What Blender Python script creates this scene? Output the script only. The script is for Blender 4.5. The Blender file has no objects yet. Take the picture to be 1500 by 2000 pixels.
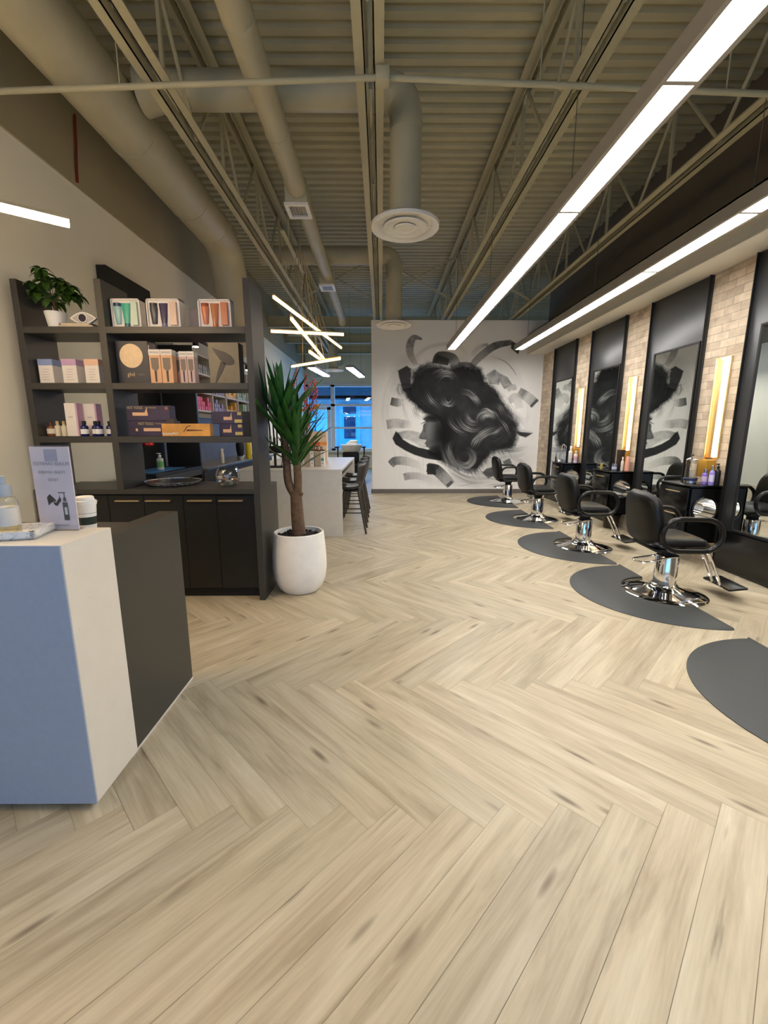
import bpy, bmesh, math, random
import numpy as np
from mathutils import Vector, Matrix
PI = math.pi
random.seed(7)
C = bpy.context.scene.collection
S = bpy.context.scene

# ------------------------------------------------------------------ camera
cam = bpy.data.cameras.new('camera'); camo = bpy.data.objects.new('camera', cam); C.objects.link(camo)
cam.sensor_fit = 'HORIZONTAL'; cam.sensor_width = 36.0; cam.lens = 36.0 * 834.0 / 1500.0
cam.clip_start = 0.05; cam.clip_end = 200
camo.location = (0, 0, 1.45)
camo.rotation_euler = (math.radians(90 - 10.727), 0, math.radians(-0.3375))
S.camera = camo
S.view_settings.view_transform = 'Standard'
S.view_settings.look = 'None'
S.view_settings.gamma = 1.0
S.view_settings.use_curve_mapping = False
S.view_settings.exposure = 2.02

# ------------------------------------------------------------------ light
STRIP = 8.5      # long white ceiling strips
WARM = 19.0       # warm linear lights
GOLD = 4.0      # gold wall sconces
DAY = 0.60      # dusk glow of the glazing behind the camera
w = bpy.data.worlds.new('dusk'); S.world = w; w.use_nodes = True
bg = w.node_tree.nodes['Background']
bg.inputs[0].default_value = (0.05, 0.24, 0.58, 1); bg.inputs[1].default_value = 1.7
def area(name, loc, rot, sx, sy, col, watts):
    l = bpy.data.lights.new(name, 'AREA'); l.shape = 'RECTANGLE'; l.size = sx; l.size_y = sy
    l.color = col; l.energy = watts
    o = bpy.data.objects.new(name, l); C.objects.link(o); o.location = loc; o.rotation_euler = rot
    return o
area('daylight_far', (0.6, 17.35, 2.0), (-PI / 2, 0, 0), 6.4, 2.3, (0.2, 0.45, 1.0), 25)

# ------------------------------------------------------------------ materials
def lin(r, g, b):
    f = lambda c: (c / 255 / 12.92) if c <= 10.31 else ((c / 255 + 0.055) / 1.055) ** 2.4
    return (f(r), f(g), f(b), 1.0)
MATS = {}
def mat(name, col, rough=0.5, metal=0.0, var=0.06, scale=18.0, bump=0.0, spec=0.5, coat=0.0):
    if name in MATS: return MATS[name]
    m = bpy.data.materials.new(name); m.use_nodes = True
    nt = m.node_tree; b = nt.nodes['Principled BSDF']
    b.inputs['Roughness'].default_value = rough; b.inputs['Metallic'].default_value = metal
    b.inputs['Specular IOR Level'].default_value = spec
    b.inputs['Coat Weight'].default_value = coat
    tc = nt.nodes.new('ShaderNodeTexCoord'); no = nt.nodes.new('ShaderNodeTexNoise')
    no.inputs['Scale'].default_value = scale; no.inputs['Detail'].default_value = 4
    nt.links.new(tc.outputs['Object'], no.inputs['Vector'])
    rp = nt.nodes.new('ShaderNodeValToRGB')
    k0, k1 = 1 - var, 1 + var
    rp.color_ramp.elements[0].position = 0.3; rp.color_ramp.elements[1].position = 0.7
    rp.color_ramp.elements[0].color = (col[0] * k0, col[1] * k0, col[2] * k0, 1)
    rp.color_ramp.elements[1].color = (min(1, col[0] * k1), min(1, col[1] * k1), min(1, col[2] * k1), 1)
    nt.links.new(no.outputs['Fac'], rp.inputs['Fac']); nt.links.new(rp.outputs['Color'], b.inputs['Base Color'])
    if bump:
        bp = nt.nodes.new('ShaderNodeBump'); bp.inputs['Strength'].default_value = bump; bp.inputs['Distance'].default_value = 0.01
        nt.links.new(no.outputs['Fac'], bp.inputs['Height']); nt.links.new(bp.outputs['Normal'], b.inputs['Normal'])
    MATS[name] = m; return m
def emit(name, col, strength):
    if name in MATS: return MATS[name]
    m = bpy.data.materials.new(name); m.use_nodes = True; nt = m.node_tree
    nt.nodes.remove(nt.nodes['Principled BSDF'])
    e = nt.nodes.new('ShaderNodeEmission'); e.inputs[0].default_value = (*col[:3], 1); e.inputs[1].default_value = strength
    nt.links.new(e.outputs[0], nt.nodes['Material Output'].inputs[0])
    MATS[name] = m; return m
def glass(name, col=(1, 1, 1), refl=1.0, rough=0.02, ior=1.45):
    if name in MATS: return MATS[name]
    m = bpy.data.materials.new(name); m.use_nodes = True; nt = m.node_tree
    nt.nodes.remove(nt.nodes['Principled BSDF'])
    t = nt.nodes.new('ShaderNodeBsdfTransparent'); t.inputs[0].default_value = (*col[:3], 1)
    g = nt.nodes.new('ShaderNodeBsdfGlossy'); g.inputs['Roughness'].default_value = rough
    lw = nt.nodes.new('ShaderNodeLayerWeight'); lw.inputs[0].default_value = .5
    fr = nt.nodes.new('ShaderNodeMapRange'); pw = nt.nodes.new('ShaderNodeMath'); pw.operation = 'POWER'; pw.inputs[1].default_value = 2.6
    nt.links.new(lw.outputs['Facing'], pw.inputs[0]); nt.links.new(pw.outputs[0], fr.inputs['Value']); fr.inputs['To Min'].default_value = .04; fr.inputs['To Max'].default_value = .75
    mu = nt.nodes.new('ShaderNodeMath'); mu.operation = 'MULTIPLY'; mu.inputs[1].default_value = refl
    mx = nt.nodes.new('ShaderNodeMixShader')
    nt.links.new(fr.outputs[0], mu.inputs[0]); nt.links.new(mu.outputs[0], mx.inputs[0])
    nt.links.new(t.outputs[0], mx.inputs[1]); nt.links.new(g.outputs[0], mx.inputs[2])
    nt.links.new(mx.outputs[0], nt.nodes['Material Output'].inputs[0])
    MATS[name] = m; return m

M_TAUPE = mat('taupe_paint', lin(176, 170, 140), 0.65, var=0.05, scale=3)
M_DUCT = mat('taupe_duct', lin(176, 170, 143), 0.5, var=0.05, scale=5)
M_WALL = mat('pale_grey_paint', lin(236, 231, 212), 0.7, var=0.02, scale=2)
M_BAND = mat('taupe_wall_paint', lin(158, 148, 118), 0.75, var=0.04, scale=2)
M_DARKWALL = mat('charcoal_wall_paint', lin(100, 94, 82), 0.8, var=0.05, scale=2)
M_BASE = mat('grey_baseboard', lin(110, 104, 98), 0.6)
M_CHAR = mat('charcoal_laminate', lin(56, 54, 49), 0.42, var=0.05, scale=60)
M_CHARD = mat('dark_charcoal_laminate', lin(22, 22, 20), 0.4, var=0.06, scale=60)
M_BLACK = mat('black_gloss_laminate', lin(9, 9, 8), 0.22, var=0.1, scale=30)
M_PANEL = mat('graphite_panel', lin(50, 51, 53), 0.33, var=0.04, scale=40)
M_VINYL = mat('black_vinyl', lin(11, 11, 11), 0.4, var=0.1, scale=90, bump=0.08, spec=.32)
M_ARM = mat('black_arm_plastic', lin(12, 12, 12), 0.3, var=0.05, spec=.4)
M_CHROME = mat('chrome', (0.82, 0.82, 0.83, 1), 0.07, 1.0, var=0.01)
M_STEEL = mat('brushed_steel', (0.6, 0.6, 0.6, 1), 0.25, 1.0, var=0.03)
M_RUBBER = mat('charcoal_rubber', lin(58, 61, 62), 0.55, var=0.06, scale=120, bump=0.05)
M_GOLD = mat('brushed_gold', (0.84, 0.66, 0.38, 1), 0.38, 1.0, var=0.05, scale=60)
M_GOLDD = mat('satin_gold_box', lin(186, 140, 52), 0.4, 0.3, var=0.05, scale=40)
M_WHITE = mat('white_plastic', lin(238, 236, 230), 0.4, var=0.02)
M_OFFW = mat('white_metal', lin(226, 222, 212), 0.45, var=0.02)
M_CARD = mat('white_card', lin(232, 224, 212), 0.6, var=0.02)
M_POT = mat('white_plaster', lin(236, 233, 226), 0.6, var=0.04, scale=9, bump=0.06)
M_SOIL = mat('dark_soil', lin(30, 25, 20), 0.95, var=0.5, scale=80, bump=0.8)
M_LEAF = mat('dracaena_leaf', lin(40, 88, 32), 0.38, var=0.55, scale=9)
M_LEAF2 = mat('money_tree_leaf', lin(56, 88, 26), 0.4, var=0.35, scale=9)
M_BARK = mat('grey_brown_bark', lin(96, 74, 54), 0.85, var=0.3, scale=26, bump=0.6)
M_ALU = mat('anodised_aluminium', lin(160, 156, 148), 0.45, 0.2, var=0.03)
M_FRAMEW = mat('white_window_frame', lin(232, 234, 236), 0.45, var=0.02)
M_QUARTZI = mat('grey_quartz', lin(214, 208, 198), 0.35, var=0.03, scale=14)
M_INK = mat('black_ink', lin(9, 9, 9), 0.6)
M_CABLE = mat('grey_cable', lin(96, 90, 80), 0.6)
G_CLEAR = glass('clear_glass', (0.95, 0.97, 0.96), 1.4)
G_PANE = glass('window_pane_glass', (0.92, 0.96, 0.97), 1.0, 0.0)
G_ACRYL = glass('clear_acrylic', (0.97, 0.97, 0.98), 0.8)
M_MIRROR = mat('silvered_mirror', (0.84, 0.88, 0.86, 1), 0.0, 1.0, var=0.0)
E_STRIP = emit('white_light_diffuser', (1.0, 0.965, 0.92), STRIP)
E_WARM = emit('warm_light_tube', (1.0, 0.72, 0.44), WARM)
E_CHAND = emit('soft_warm_tube', (1.0, 0.55, 0.22), 1.3)
E_GOLD = emit('amber_light_strip', (1.0, 0.74, 0.38), GOLD)
E_SPOT = emit('spot_lamp_face', (1.0, 0.86, 0.68), 12.0)

def quartz():
    m = mat('speckled_white_quartz', lin(222, 216, 204), 0.35, var=0.02, scale=10)
    nt = m.node_tree; b = nt.nodes['Principled BSDF']
    src = b.inputs['Base Color'].links[0].from_socket
    tc = nt.nodes.new('ShaderNodeTexCoord')
    vo = nt.nodes.new('ShaderNodeTexNoise'); vo.inputs['Scale'].default_value = 95; vo.inputs['Detail'].default_value = 1
    nt.links.new(tc.outputs['Object'], vo.inputs['Vector'])
    rp = nt.nodes.new('ShaderNodeValToRGB'); rp.color_ramp.elements[0].position = 0.74; rp.color_ramp.elements[1].position = 0.78
    rp.color_ramp.elements[0].color = (0, 0, 0, 1); rp.color_ramp.elements[1].color = (0.55, 0.55, 0.55, 1)
    nt.links.new(vo.outputs['Fac'], rp.inputs['Fac'])
    mx = nt.nodes.new('ShaderNodeMixRGB'); mx.inputs[2].default_value = lin(150, 142, 130)
    nt.links.new(rp.outputs['Color'], mx.inputs[0]); nt.links.new(src, mx.inputs[1]); nt.links.new(mx.outputs[0], b.inputs['Base Color'])
    return m
M_QUARTZ = quartz()

def brick_mat():
    m = bpy.data.materials.new('washed_brick_veneer'); m.use_nodes = True; nt = m.node_tree; b = nt.nodes['Principled BSDF']
    b.inputs['Roughness'].default_value = 0.8
    tc = nt.nodes.new('ShaderNodeTexCoord'); sp = nt.nodes.new('ShaderNodeSeparateXYZ'); cb = nt.nodes.new('ShaderNodeCombineXYZ')
    nt.links.new(tc.outputs['Object'], sp.inputs[0])
    nt.links.new(sp.outputs['Y'], cb.inputs['X']); nt.links.new(sp.outputs['Z'], cb.inputs['Y'])
    br = nt.nodes.new('ShaderNodeTexBrick'); br.inputs['Scale'].default_value = 1.0
    br.inputs['Brick Width'].default_value = 0.215; br.inputs['Row Height'].default_value = 0.083
    br.inputs['Mortar Size'].default_value = 0.004; br.inputs['Mortar Smooth'].default_value = 0.4; br.inputs['Bias'].default_value = 0.0
    br.inputs['Color1'].default_value = lin(222, 204, 178); br.inputs['Color2'].default_value = lin(172, 153, 130)
    br.inputs['Mortar'].default_value = lin(150, 140, 126)
    nt.links.new(cb.outputs[0], br.inputs['Vector'])
    no = nt.nodes.new('ShaderNodeTexNoise'); no.inputs['Scale'].default_value = 9; no.inputs['Detail'].default_value = 6
    nt.links.new(cb.outputs[0], no.inputs['Vector'])
    rp = nt.nodes.new('ShaderNodeValToRGB'); rp.color_ramp.elements[0].position = 0.35; rp.color_ramp.elements[1].position = 0.65
    rp.color_ramp.elements[0].color = lin(160, 142, 122); rp.color_ramp.elements[1].color = lin(222, 208, 186)
    nt.links.new(no.outputs['Fac'], rp.inputs['Fac'])
    mx = nt.nodes.new('ShaderNodeMixRGB'); mx.inputs[0].default_value = 0.36
    nt.links.new(br.outputs['Color'], mx.inputs[1]); nt.links.new(rp.outputs[0], mx.inputs[2]); nt.links.new(mx.outputs[0], b.inputs['Base Color'])
    bp = nt.nodes.new('ShaderNodeBump'); bp.inputs['Strength'].default_value = 0.6; bp.inputs['Distance'].default_value = 0.006; bp.invert = True
    nt.links.new(br.outputs['Fac'], bp.inputs['Height']); nt.links.new(bp.outputs[0], b.inputs['Normal'])
    return m
M_BRICK = brick_mat()

def plank_mat():
    m = bpy.data.materials.new('oak_vinyl_planks'); m.use_nodes = True; nt = m.node_tree; b = nt.nodes['Principled BSDF']
    L = nt.links.new; N = nt.nodes.new
    b.inputs['Roughness'].default_value = 0.42; b.inputs['Specular IOR Level'].default_value = 0.4
    uv = N('ShaderNodeUVMap'); geo = N('ShaderNodeNewGeometry')
    # per-plank offset of the grain
    off = N('ShaderNodeMath'); off.operation = 'MULTIPLY'; off.inputs[1].default_value = 61.0
    L(geo.outputs['Random Per Island'], off.inputs[0])
    cb = N('ShaderNodeCombineXYZ'); L(off.outputs[0], cb.inputs[0]); L(off.outputs[0], cb.inputs[1]); L(off.outputs[0], cb.inputs[2])
    ad = N('ShaderNodeVectorMath'); ad.operation = 'ADD'; L(uv.outputs[0], ad.inputs[0]); L(cb.outputs[0], ad.inputs[1])
    def mapped(sx, sy):
        mp = N('ShaderNodeMapping'); mp.inputs['Scale'].default_value = (sx, sy, 1); L(ad.outputs[0], mp.inputs[0]); return mp.outputs[0]
    # broad streaks
    n1 = N('ShaderNodeTexNoise'); n1.inputs['Scale'].default_value = 1; n1.inputs['Detail'].default_value = 5; n1.inputs['Roughness'].default_value = 0.6; n1.inputs['Distortion'].default_value = 0.6
    L(mapped(1.3, 11), n1.inputs['Vector'])
    r1 = N('ShaderNodeValToRGB'); e = r1.color_ramp.elements
    e[0].position = 0.3; e[0].color = lin(160, 145, 120); e[1].position = 0.75; e[1].color = lin(202, 191, 166)
    x = r1.color_ramp.elements.new(0.5); x.color = lin(182, 169, 143)
    L(n1.outputs['Fac'], r1.inputs['Fac'])
    # fine grain
    n2 = N('ShaderNodeTexNoise'); n2.inputs['Scale'].default_value = 1; n2.inputs['Detail'].default_value = 3
    L(mapped(4, 90), n2.inputs['Vector'])
    r2 = N('ShaderNodeValToRGB'); r2.color_ramp.elements[0].position = 0.3; r2.color_ramp.elements[0].color = (0.90, 0.895, 0.89, 1); r2.color_ramp.elements[1].position = 0.62; r2.color_ramp.elements[1].color = (1.03, 1.03, 1.03, 1)
    L(n2.outputs['Fac'], r2.inputs['Fac'])
    m1 = N('ShaderNodeMixRGB'); m1.blend_type = 'MULTIPLY'; m1.inputs[0].default_value = 1; L(r1.outputs[0], m1.inputs[1]); L(r2.outputs[0], m1.inputs[2])
    # plank tone
    tn = N('ShaderNodeMapRange'); tn.inputs['To Min'].default_value = 0.90; tn.inputs['To Max'].default_value = 1.08; L(geo.outputs['Random Per Island'], tn.inputs['Value'])
    m2 = N('ShaderNodeMixRGB'); m2.blend_type = 'MULTIPLY'; m2.inputs[0].default_value = 1; L(m1.outputs[0], m2.inputs[1]); L(tn.outputs[0], m2.inputs[2])
    # knots and cracks
    vo = N('ShaderNodeTexVoronoi'); vo.inputs['Scale'].default_value = 1; vo.inputs['Randomness'].default_value = 1.0
    L(mapped(2.4, 11.0), vo.inputs['Vector'])
    rk = N('ShaderNodeValToRGB'); rk.color_ramp.elements[0].position = 0.05; rk.color_ramp.elements[0].color = (0.8, 0.8, 0.8, 1); rk.color_ramp.elements[1].position = 0.2; rk.color_ramp.elements[1].color = (0, 0, 0, 1)
    L(vo.outputs['Distance'], rk.inputs['Fac'])
    n3 = N('ShaderNodeTexNoise'); n3.inputs['Scale'].default_value = 1; n3.inputs['Detail'].default_value = 4; L(mapped(2.4, 34), n3.inputs['Vector'])
    rc = N('ShaderNodeValToRGB'); rc.color_ramp.elements[0].position = 0.67; rc.color_ramp.elements[0].color = (0, 0, 0, 1); rc.color_ramp.elements[1].position = 0.8; rc.color_ramp.elements[1].color = (0.55, 0.55, 0.55, 1)
    L(n3.outputs['Fac'], rc.inputs['Fac'])
    sx_ = N('ShaderNodeSeparateColor'); L(vo.outputs['Color'], sx_.inputs[0]); gt = N('ShaderNodeMath'); gt.operation = 'GREATER_THAN'; gt.inputs[1].default_value = .5; L(sx_.outputs[0], gt.inputs[0]); kk = N('ShaderNodeMath'); kk.operation = 'MULTIPLY'; L(rk.outputs[0], kk.inputs[0]); L(gt.outputs[0], kk.inputs[1])
    mk = N('ShaderNodeMath'); mk.operation = 'MAXIMUM'; L(kk.outputs[0], mk.inputs[0]); L(rc.outputs[0], mk.inputs[1])
    m3 = N('ShaderNodeMixRGB'); m3.inputs[2].default_value = lin(104, 88, 70); L(mk.outputs[0], m3.inputs[0]); L(m2.outputs[0], m3.inputs[1])
    L(m3.outputs[0], b.inputs['Base Color'])
    return m
M_PLANK = plank_mat()

# ------------------------------------------------------------------ mesh builder
class MB:
    def __init__(s): s.v = []; s.f = []; s.m = []; s.cur = 0
    def add(s, vs, fs):
        o = len(s.v); s.v += [tuple(v) for v in vs]
        for f in fs: s.f.append(tuple(i + o for i in f)); s.m.append(s.cur)
        return s
    def box(s, a, b):
        x0, y0, z0 = a; x1, y1, z1 = b
        v = [(x0, y0, z0), (x1, y0, z0), (x1, y1, z0), (x0, y1, z0), (x0, y0, z1), (x1, y0, z1), (x1, y1, z1), (x0, y1, z1)]
        return s.add(v, [(0, 3, 2, 1), (4, 5, 6, 7), (0, 1, 5, 4), (1, 2, 6, 5), (2, 3, 7, 6), (3, 0, 4, 7)])
    def rbox(s, a, b, r=0.004, seg=2):
        bm = bmesh.new(); bmesh.ops.create_cube(bm, size=1)
        for v in bm.verts:
            for i in range(3): v.co[i] = (a[i] + b[i]) / 2 + v.co[i] * (b[i] - a[i])
        bmesh.ops.bevel(bm, geom=bm.edges[:], offset=r, segments=seg, affect='EDGES', profile=0.5)
        bm.verts.index_update()
        s.add([v.co[:] for v in bm.verts], [[v.index for v in f.verts] for f in bm.faces]); bm.free(); return s
    def obox(s, p, q, wx, wz, up=(0, 0, 1)):
        "bar of section wx (sideways) by wz (up) from p to q"
        p, q = Vector(p), Vector(q); d = (q - p).normalized(); u = Vector(up)
        sd = d.cross(u)
        if sd.length < 1e-4: sd = d.cross(Vector((1, 0, 0)))
        sd.normalize(); u = sd.cross(d).normalized(); v = []
        for e in (p, q):
            for a, c in ((-1, -1), (1, -1), (1, 1), (-1, 1)): v.append(e + sd * wx / 2 * a + u * wz / 2 * c)
        return s.add(v, [(0, 1, 2, 3), (7, 6, 5, 4), (0, 4, 5, 1), (1, 5, 6, 2), (2, 6, 7, 3), (3, 7, 4, 0)])
    def tube(s, pts, r, seg=12, caps=True, closed=False, flat=1.0, up=None):
        pts = [Vector(p) for p in pts]; n = len(pts); rs = r if isinstance(r, (list, tuple)) else [r] * n
        rings = []; nrm = None
        for i, p in enumerate(pts):
            if closed: t = pts[(i + 1) % n] - pts[i - 1]
            else: t = pts[min(i + 1, n - 1)] - pts[max(i - 1, 0)]
            t.normalize()
            if up is not None: nrm = Vector(up)
            if nrm is None: nrm = t.orthogonal()
            nrm = nrm - t * nrm.dot(t)
            if nrm.length < 1e-6: nrm = t.orthogonal()
            nrm.normalize(); bn = t.cross(nrm)
            rings.append([p + (nrm * math.cos(2 * PI * k / seg) * flat + bn * math.sin(2 * PI * k / seg)) * rs[i] for k in range(seg)])
        v = [x for rg in rings for x in rg]; f = []
        for i in range(n if closed else n - 1):
            j = (i + 1) % n
            for k in range(seg):
                k2 = (k + 1) % seg; f.append((i * seg + k, i * seg + k2, j * seg + k2, j * seg + k))
        if caps and not closed: f.append(tuple(range(seg - 1, -1, -1))); f.append(tuple((n - 1) * seg + k for k in range(seg)))
        return s.add(v, f)
    def cyl(s, p, q, r0, r1=None, seg=24): return s.tube([p, q], [r0, r0 if r1 is None else r1], seg)
    def lathe(s, prof, c=(0, 0, 0), seg=32, axis='z'):
        v = []; f = []; n = len(prof)
        for r, z in prof:
            for k in range(seg):
                a = 2 * PI * k / seg; x, y = r * math.cos(a), r * math.sin(a)
                p = {'z': (x, y, z), 'y': (x, z, -y), 'x': (z, x, y)}[axis]
                v.append((c[0] + p[0], c[1] + p[1], c[2] + p[2]))
        for i in range(n - 1):
            for k in range(seg):
                k2 = (k + 1) % seg; f.append((i * seg + k, i * seg + k2, (i + 1) * seg + k2, (i + 1) * seg + k))
        if prof[0][0] > 1e-5: f.append(tuple(range(seg - 1, -1, -1)))
        if prof[-1][0] > 1e-5: f.append(tuple((n - 1) * seg + k for k in range(seg)))
        return s.add(v, f)
    def ball(s, c, rx, ry=None, rz=None, seg=16):
        ry = ry or rx; rz = rz or rx; n = seg // 2
        o = len(s.v); t = MB().lathe([(math.sin(PI * i / n), -math.cos(PI * i / n)) for i in range(n + 1)], seg=seg)
        return s.add([(c[0] + x * rx, c[1] + y * ry, c[2] + z * rz) for x, y, z in t.v], t.f)
    def prism(s, poly, lo, hi, plane='xz'):
        "extrude a 2D polygon along the axis normal to its plane"
        n = len(poly); mk = {'xz': lambda a, b, h: (a, h, b), 'xy': lambda a, b, h: (a, b, h), 'yz': lambda a, b, h: (h, a, b)}[plane]
        v = [mk(a, b, lo) for a, b in poly] + [mk(a, b, hi) for a, b in poly]
        f = [tuple(range(n)), tuple(range(2 * n - 1, n - 1, -1))] + [(i, i + n, (i + 1) % n + n, (i + 1) % n) for i in range(n)]
        return s.add(v, f)
    def pillow(s, w, h, t, n=14, e=5.0, edge=6):
        "cushion in the xy plane centred at 0, thickness t along z"
        v = []; f = []; N = n + 1
        for sg in (1, -1):
            for i in range(N):
                for j in range(N):
                    a, b = 2 * i / n - 1, 2 * j / n - 1; r = max(abs(a), abs(b))
                    k = r / ((abs(a) ** e + abs(b) ** e) ** (1 / e)) if r > 0 else 1
                    zz = t / 2 * max(0.0, 1 - r ** edge) ** 0.5
                    v.append((a * k * w / 2, b * k * h / 2, sg * zz))
        for q in (0, 1):
            for i in range(n):
                for j in range(n):
                    o = q * N * N; c = (o + i * N + j, o + (i + 1) * N + j, o + (i + 1) * N + j + 1, o + i * N + j + 1)
                    f.append(c if q == 0 else c[::-1])
        return s.add(v, f)
    def xf(s, fn): s.v = [tuple(fn(*p)) for p in s.v]; return s
    def build(s, name, mats, parent=None, sharp=35, local=False):
        me = bpy.data.meshes.new(name); vs = s.v
        if parent is not None and not local:
            o = WORLD.get(parent.name, Vector((0, 0, 0))); vs = [(x - o[0], y - o[1], z - o[2]) for x, y, z in vs]
        me.from_pydata(vs, [], s.f)
        for m in (mats if isinstance(mats, (list, tuple)) else [mats]): me.materials.append(m)
        me.polygons.foreach_set('material_index', s.m)
        bm = bmesh.new(); bm.from_mesh(me); bmesh.ops.remove_doubles(bm, verts=bm.verts, dist=1e-6); bmesh.ops.recalc_face_normals(bm, faces=bm.faces); bm.to_mesh(me); bm.free()
        me.polygons.foreach_set('use_smooth', [True] * len(me.polygons)); me.set_sharp_from_angle(angle=math.radians(sharp))
        ob = bpy.data.objects.new(name, me); C.objects.link(ob)
        if parent is not None: ob.parent = parent; WORLD[ob.name] = WORLD.get(parent.name, Vector((0, 0, 0)))
        return ob
WORLD = {}
def tag(o, label, cat, group=None, kind=None):
    o['label'] = label; o['category'] = cat
    if group: o['group'] = group
    if kind: o['kind'] = kind
    return o
def thing(name, label, cat, loc=(0, 0, 0), rz=0.0, group=None):
    o = bpy.data.objects.new(name, None); C.objects.link(o); o.empty_display_size = 0.05
    o.location = loc; o.rotation_euler = (0, 0, rz); WORLD[o.name] = Vector(loc)
    return tag(o, label, cat, group)
def struct(name, mb, mats):
    o = mb.build(name, mats); o['kind'] = 'structure'; return o
def dup(root, loc, rz=None, label=None, group=None):
    r = root.copy(); C.objects.link(r); r.location = loc
    if rz is not None: r.rotation_euler = (0, 0, rz)
    if label: r['label'] = label
    if group: r['group'] = group
    def rec(a, b):
        for ch in a.children:
            c = ch.copy(); C.objects.link(c); c.parent = b; rec(ch, c)
    rec(root, r); return r
def text(name, s, size, loc, rot, m, parent, extrude=0.0004, align='CENTER', mirror=False, sx=1.0):
    cu = bpy.data.curves.new(name, 'FONT'); cu.body = s; cu.size = size; cu.extrude = extrude; cu.align_x = align; cu.align_y = 'CENTER'
    t = bpy.data.objects.new(name, cu); C.objects.link(t)
    me = bpy.data.meshes.new_from_object(t.evaluated_get(bpy.context.evaluated_depsgraph_get()))
    bpy.data.objects.remove(t); bpy.data.curves.remove(cu)
    o = bpy.data.objects.new(name, me); C.objects.link(o); me.name = name; me.materials.clear(); me.materials.append(m)
    R = Matrix.Rotation(rot[2], 4, 'Z') @ Matrix.Rotation(rot[0], 4, 'X')
    base = WORLD.get(parent.name, Vector((0, 0, 0))); L = Vector(loc) - base
    me.transform(Matrix.Translation(L) @ R @ Matrix.Diagonal((-sx if mirror else sx, 1, 1, 1)))
    if mirror: me.flip_normals()
    o.parent = parent; return o
def catmull(P, n=8, closed=False):
    P = [np.array(p, float) for p in P]; out = []; m = len(P)
    for i in range(m if closed else m - 1):
        a, b, c, d = (P[(i - 1) % m] if closed or i > 0 else 2 * P[0] - P[1]), P[i], P[(i + 1) % m], (P[(i + 2) % m] if closed or i + 2 < m else 2 * P[-1] - P[-2])
        for k in range(n):
            t = k / n; out.append(0.5 * (2 * b + (c - a) * t + (2 * a - 5 * b + 4 * c - d) * t * t + (3 * b - a - 3 * c + d) * t ** 3))
    if not closed: out.append(P[-1])
    return out

XL, XR, YF, YB, YM, ZD = -2.9, 3.70, -3.5, 17.0, 10.05, 4.85   # left/right/front/back walls, mural wall, roof deck
# ================================================================== FLOOR: herringbone planks, one face per plank
def build_floor():
    L_, W_ = 1.22, 0.1525; r2 = math.sqrt(2); Y0 = 2.199; X0 = 0.2715 - (L_ + W_) / r2
    me = bpy.data.meshes.new('floor'); v = []; f = []; uvs = []; g = 0.0006
    def put(a0, b0, da, db, alongA):
        q = [(a0 + g, b0 + g), (a0 + da - g, b0 + g), (a0 + da - g, b0 + db - g), (a0 + g, b0 + db - g)]
        P = [((a + b) / r2 + X0, (b - a) / r2 + Y0) for a, b in q]
        cx = sum(p[0] for p in P) / 4; cy = sum(p[1] for p in P) / 4
        if not (-3.3 < cx < 8.4 and -3.6 < cy < 17.2): return
        o = len(v); v.extend([(x, y, 0.0) for x, y in P]); f.append((o, o + 1, o + 2, o + 3))
        uvs.extend([(0, 0), (L_, 0), (L_, W_), (0, W_)] if alongA else [(0, W_), (0, 0), (L_, 0), (L_, W_)])
    for m in range(-16, 17):
        for i in range(-100, 101):
            a, b = i * W_ + m * L_, i * W_ - m * L_
            put(a, b, L_, W_, True); put(a, b + W_, W_, L_, False)
    o = len(v); v.extend([(-3.4, YF - .1, -0.004), (8.5, YF - .1, -0.004), (8.5, YB + .2, -0.004), (-3.4, YB + .2, -0.004)]); f.append((o, o + 1, o + 2, o + 3)); uvs.extend([(0, 0)] * 4)
    me.from_pydata(v, [], f); me.materials.append(M_PLANK); me.materials.append(mat('floor_joint', lin(134, 118, 94), 0.8))
    me.polygons[len(f) - 1].material_index = 1
    ul = me.uv_layers.new(name='UVMap'); ul.data.foreach_set('uv', [c for u in uvs for c in u])
    ob = bpy.data.objects.new('floor', me); C.objects.link(ob); ob['kind'] = 'structure'
build_floor()

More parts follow.
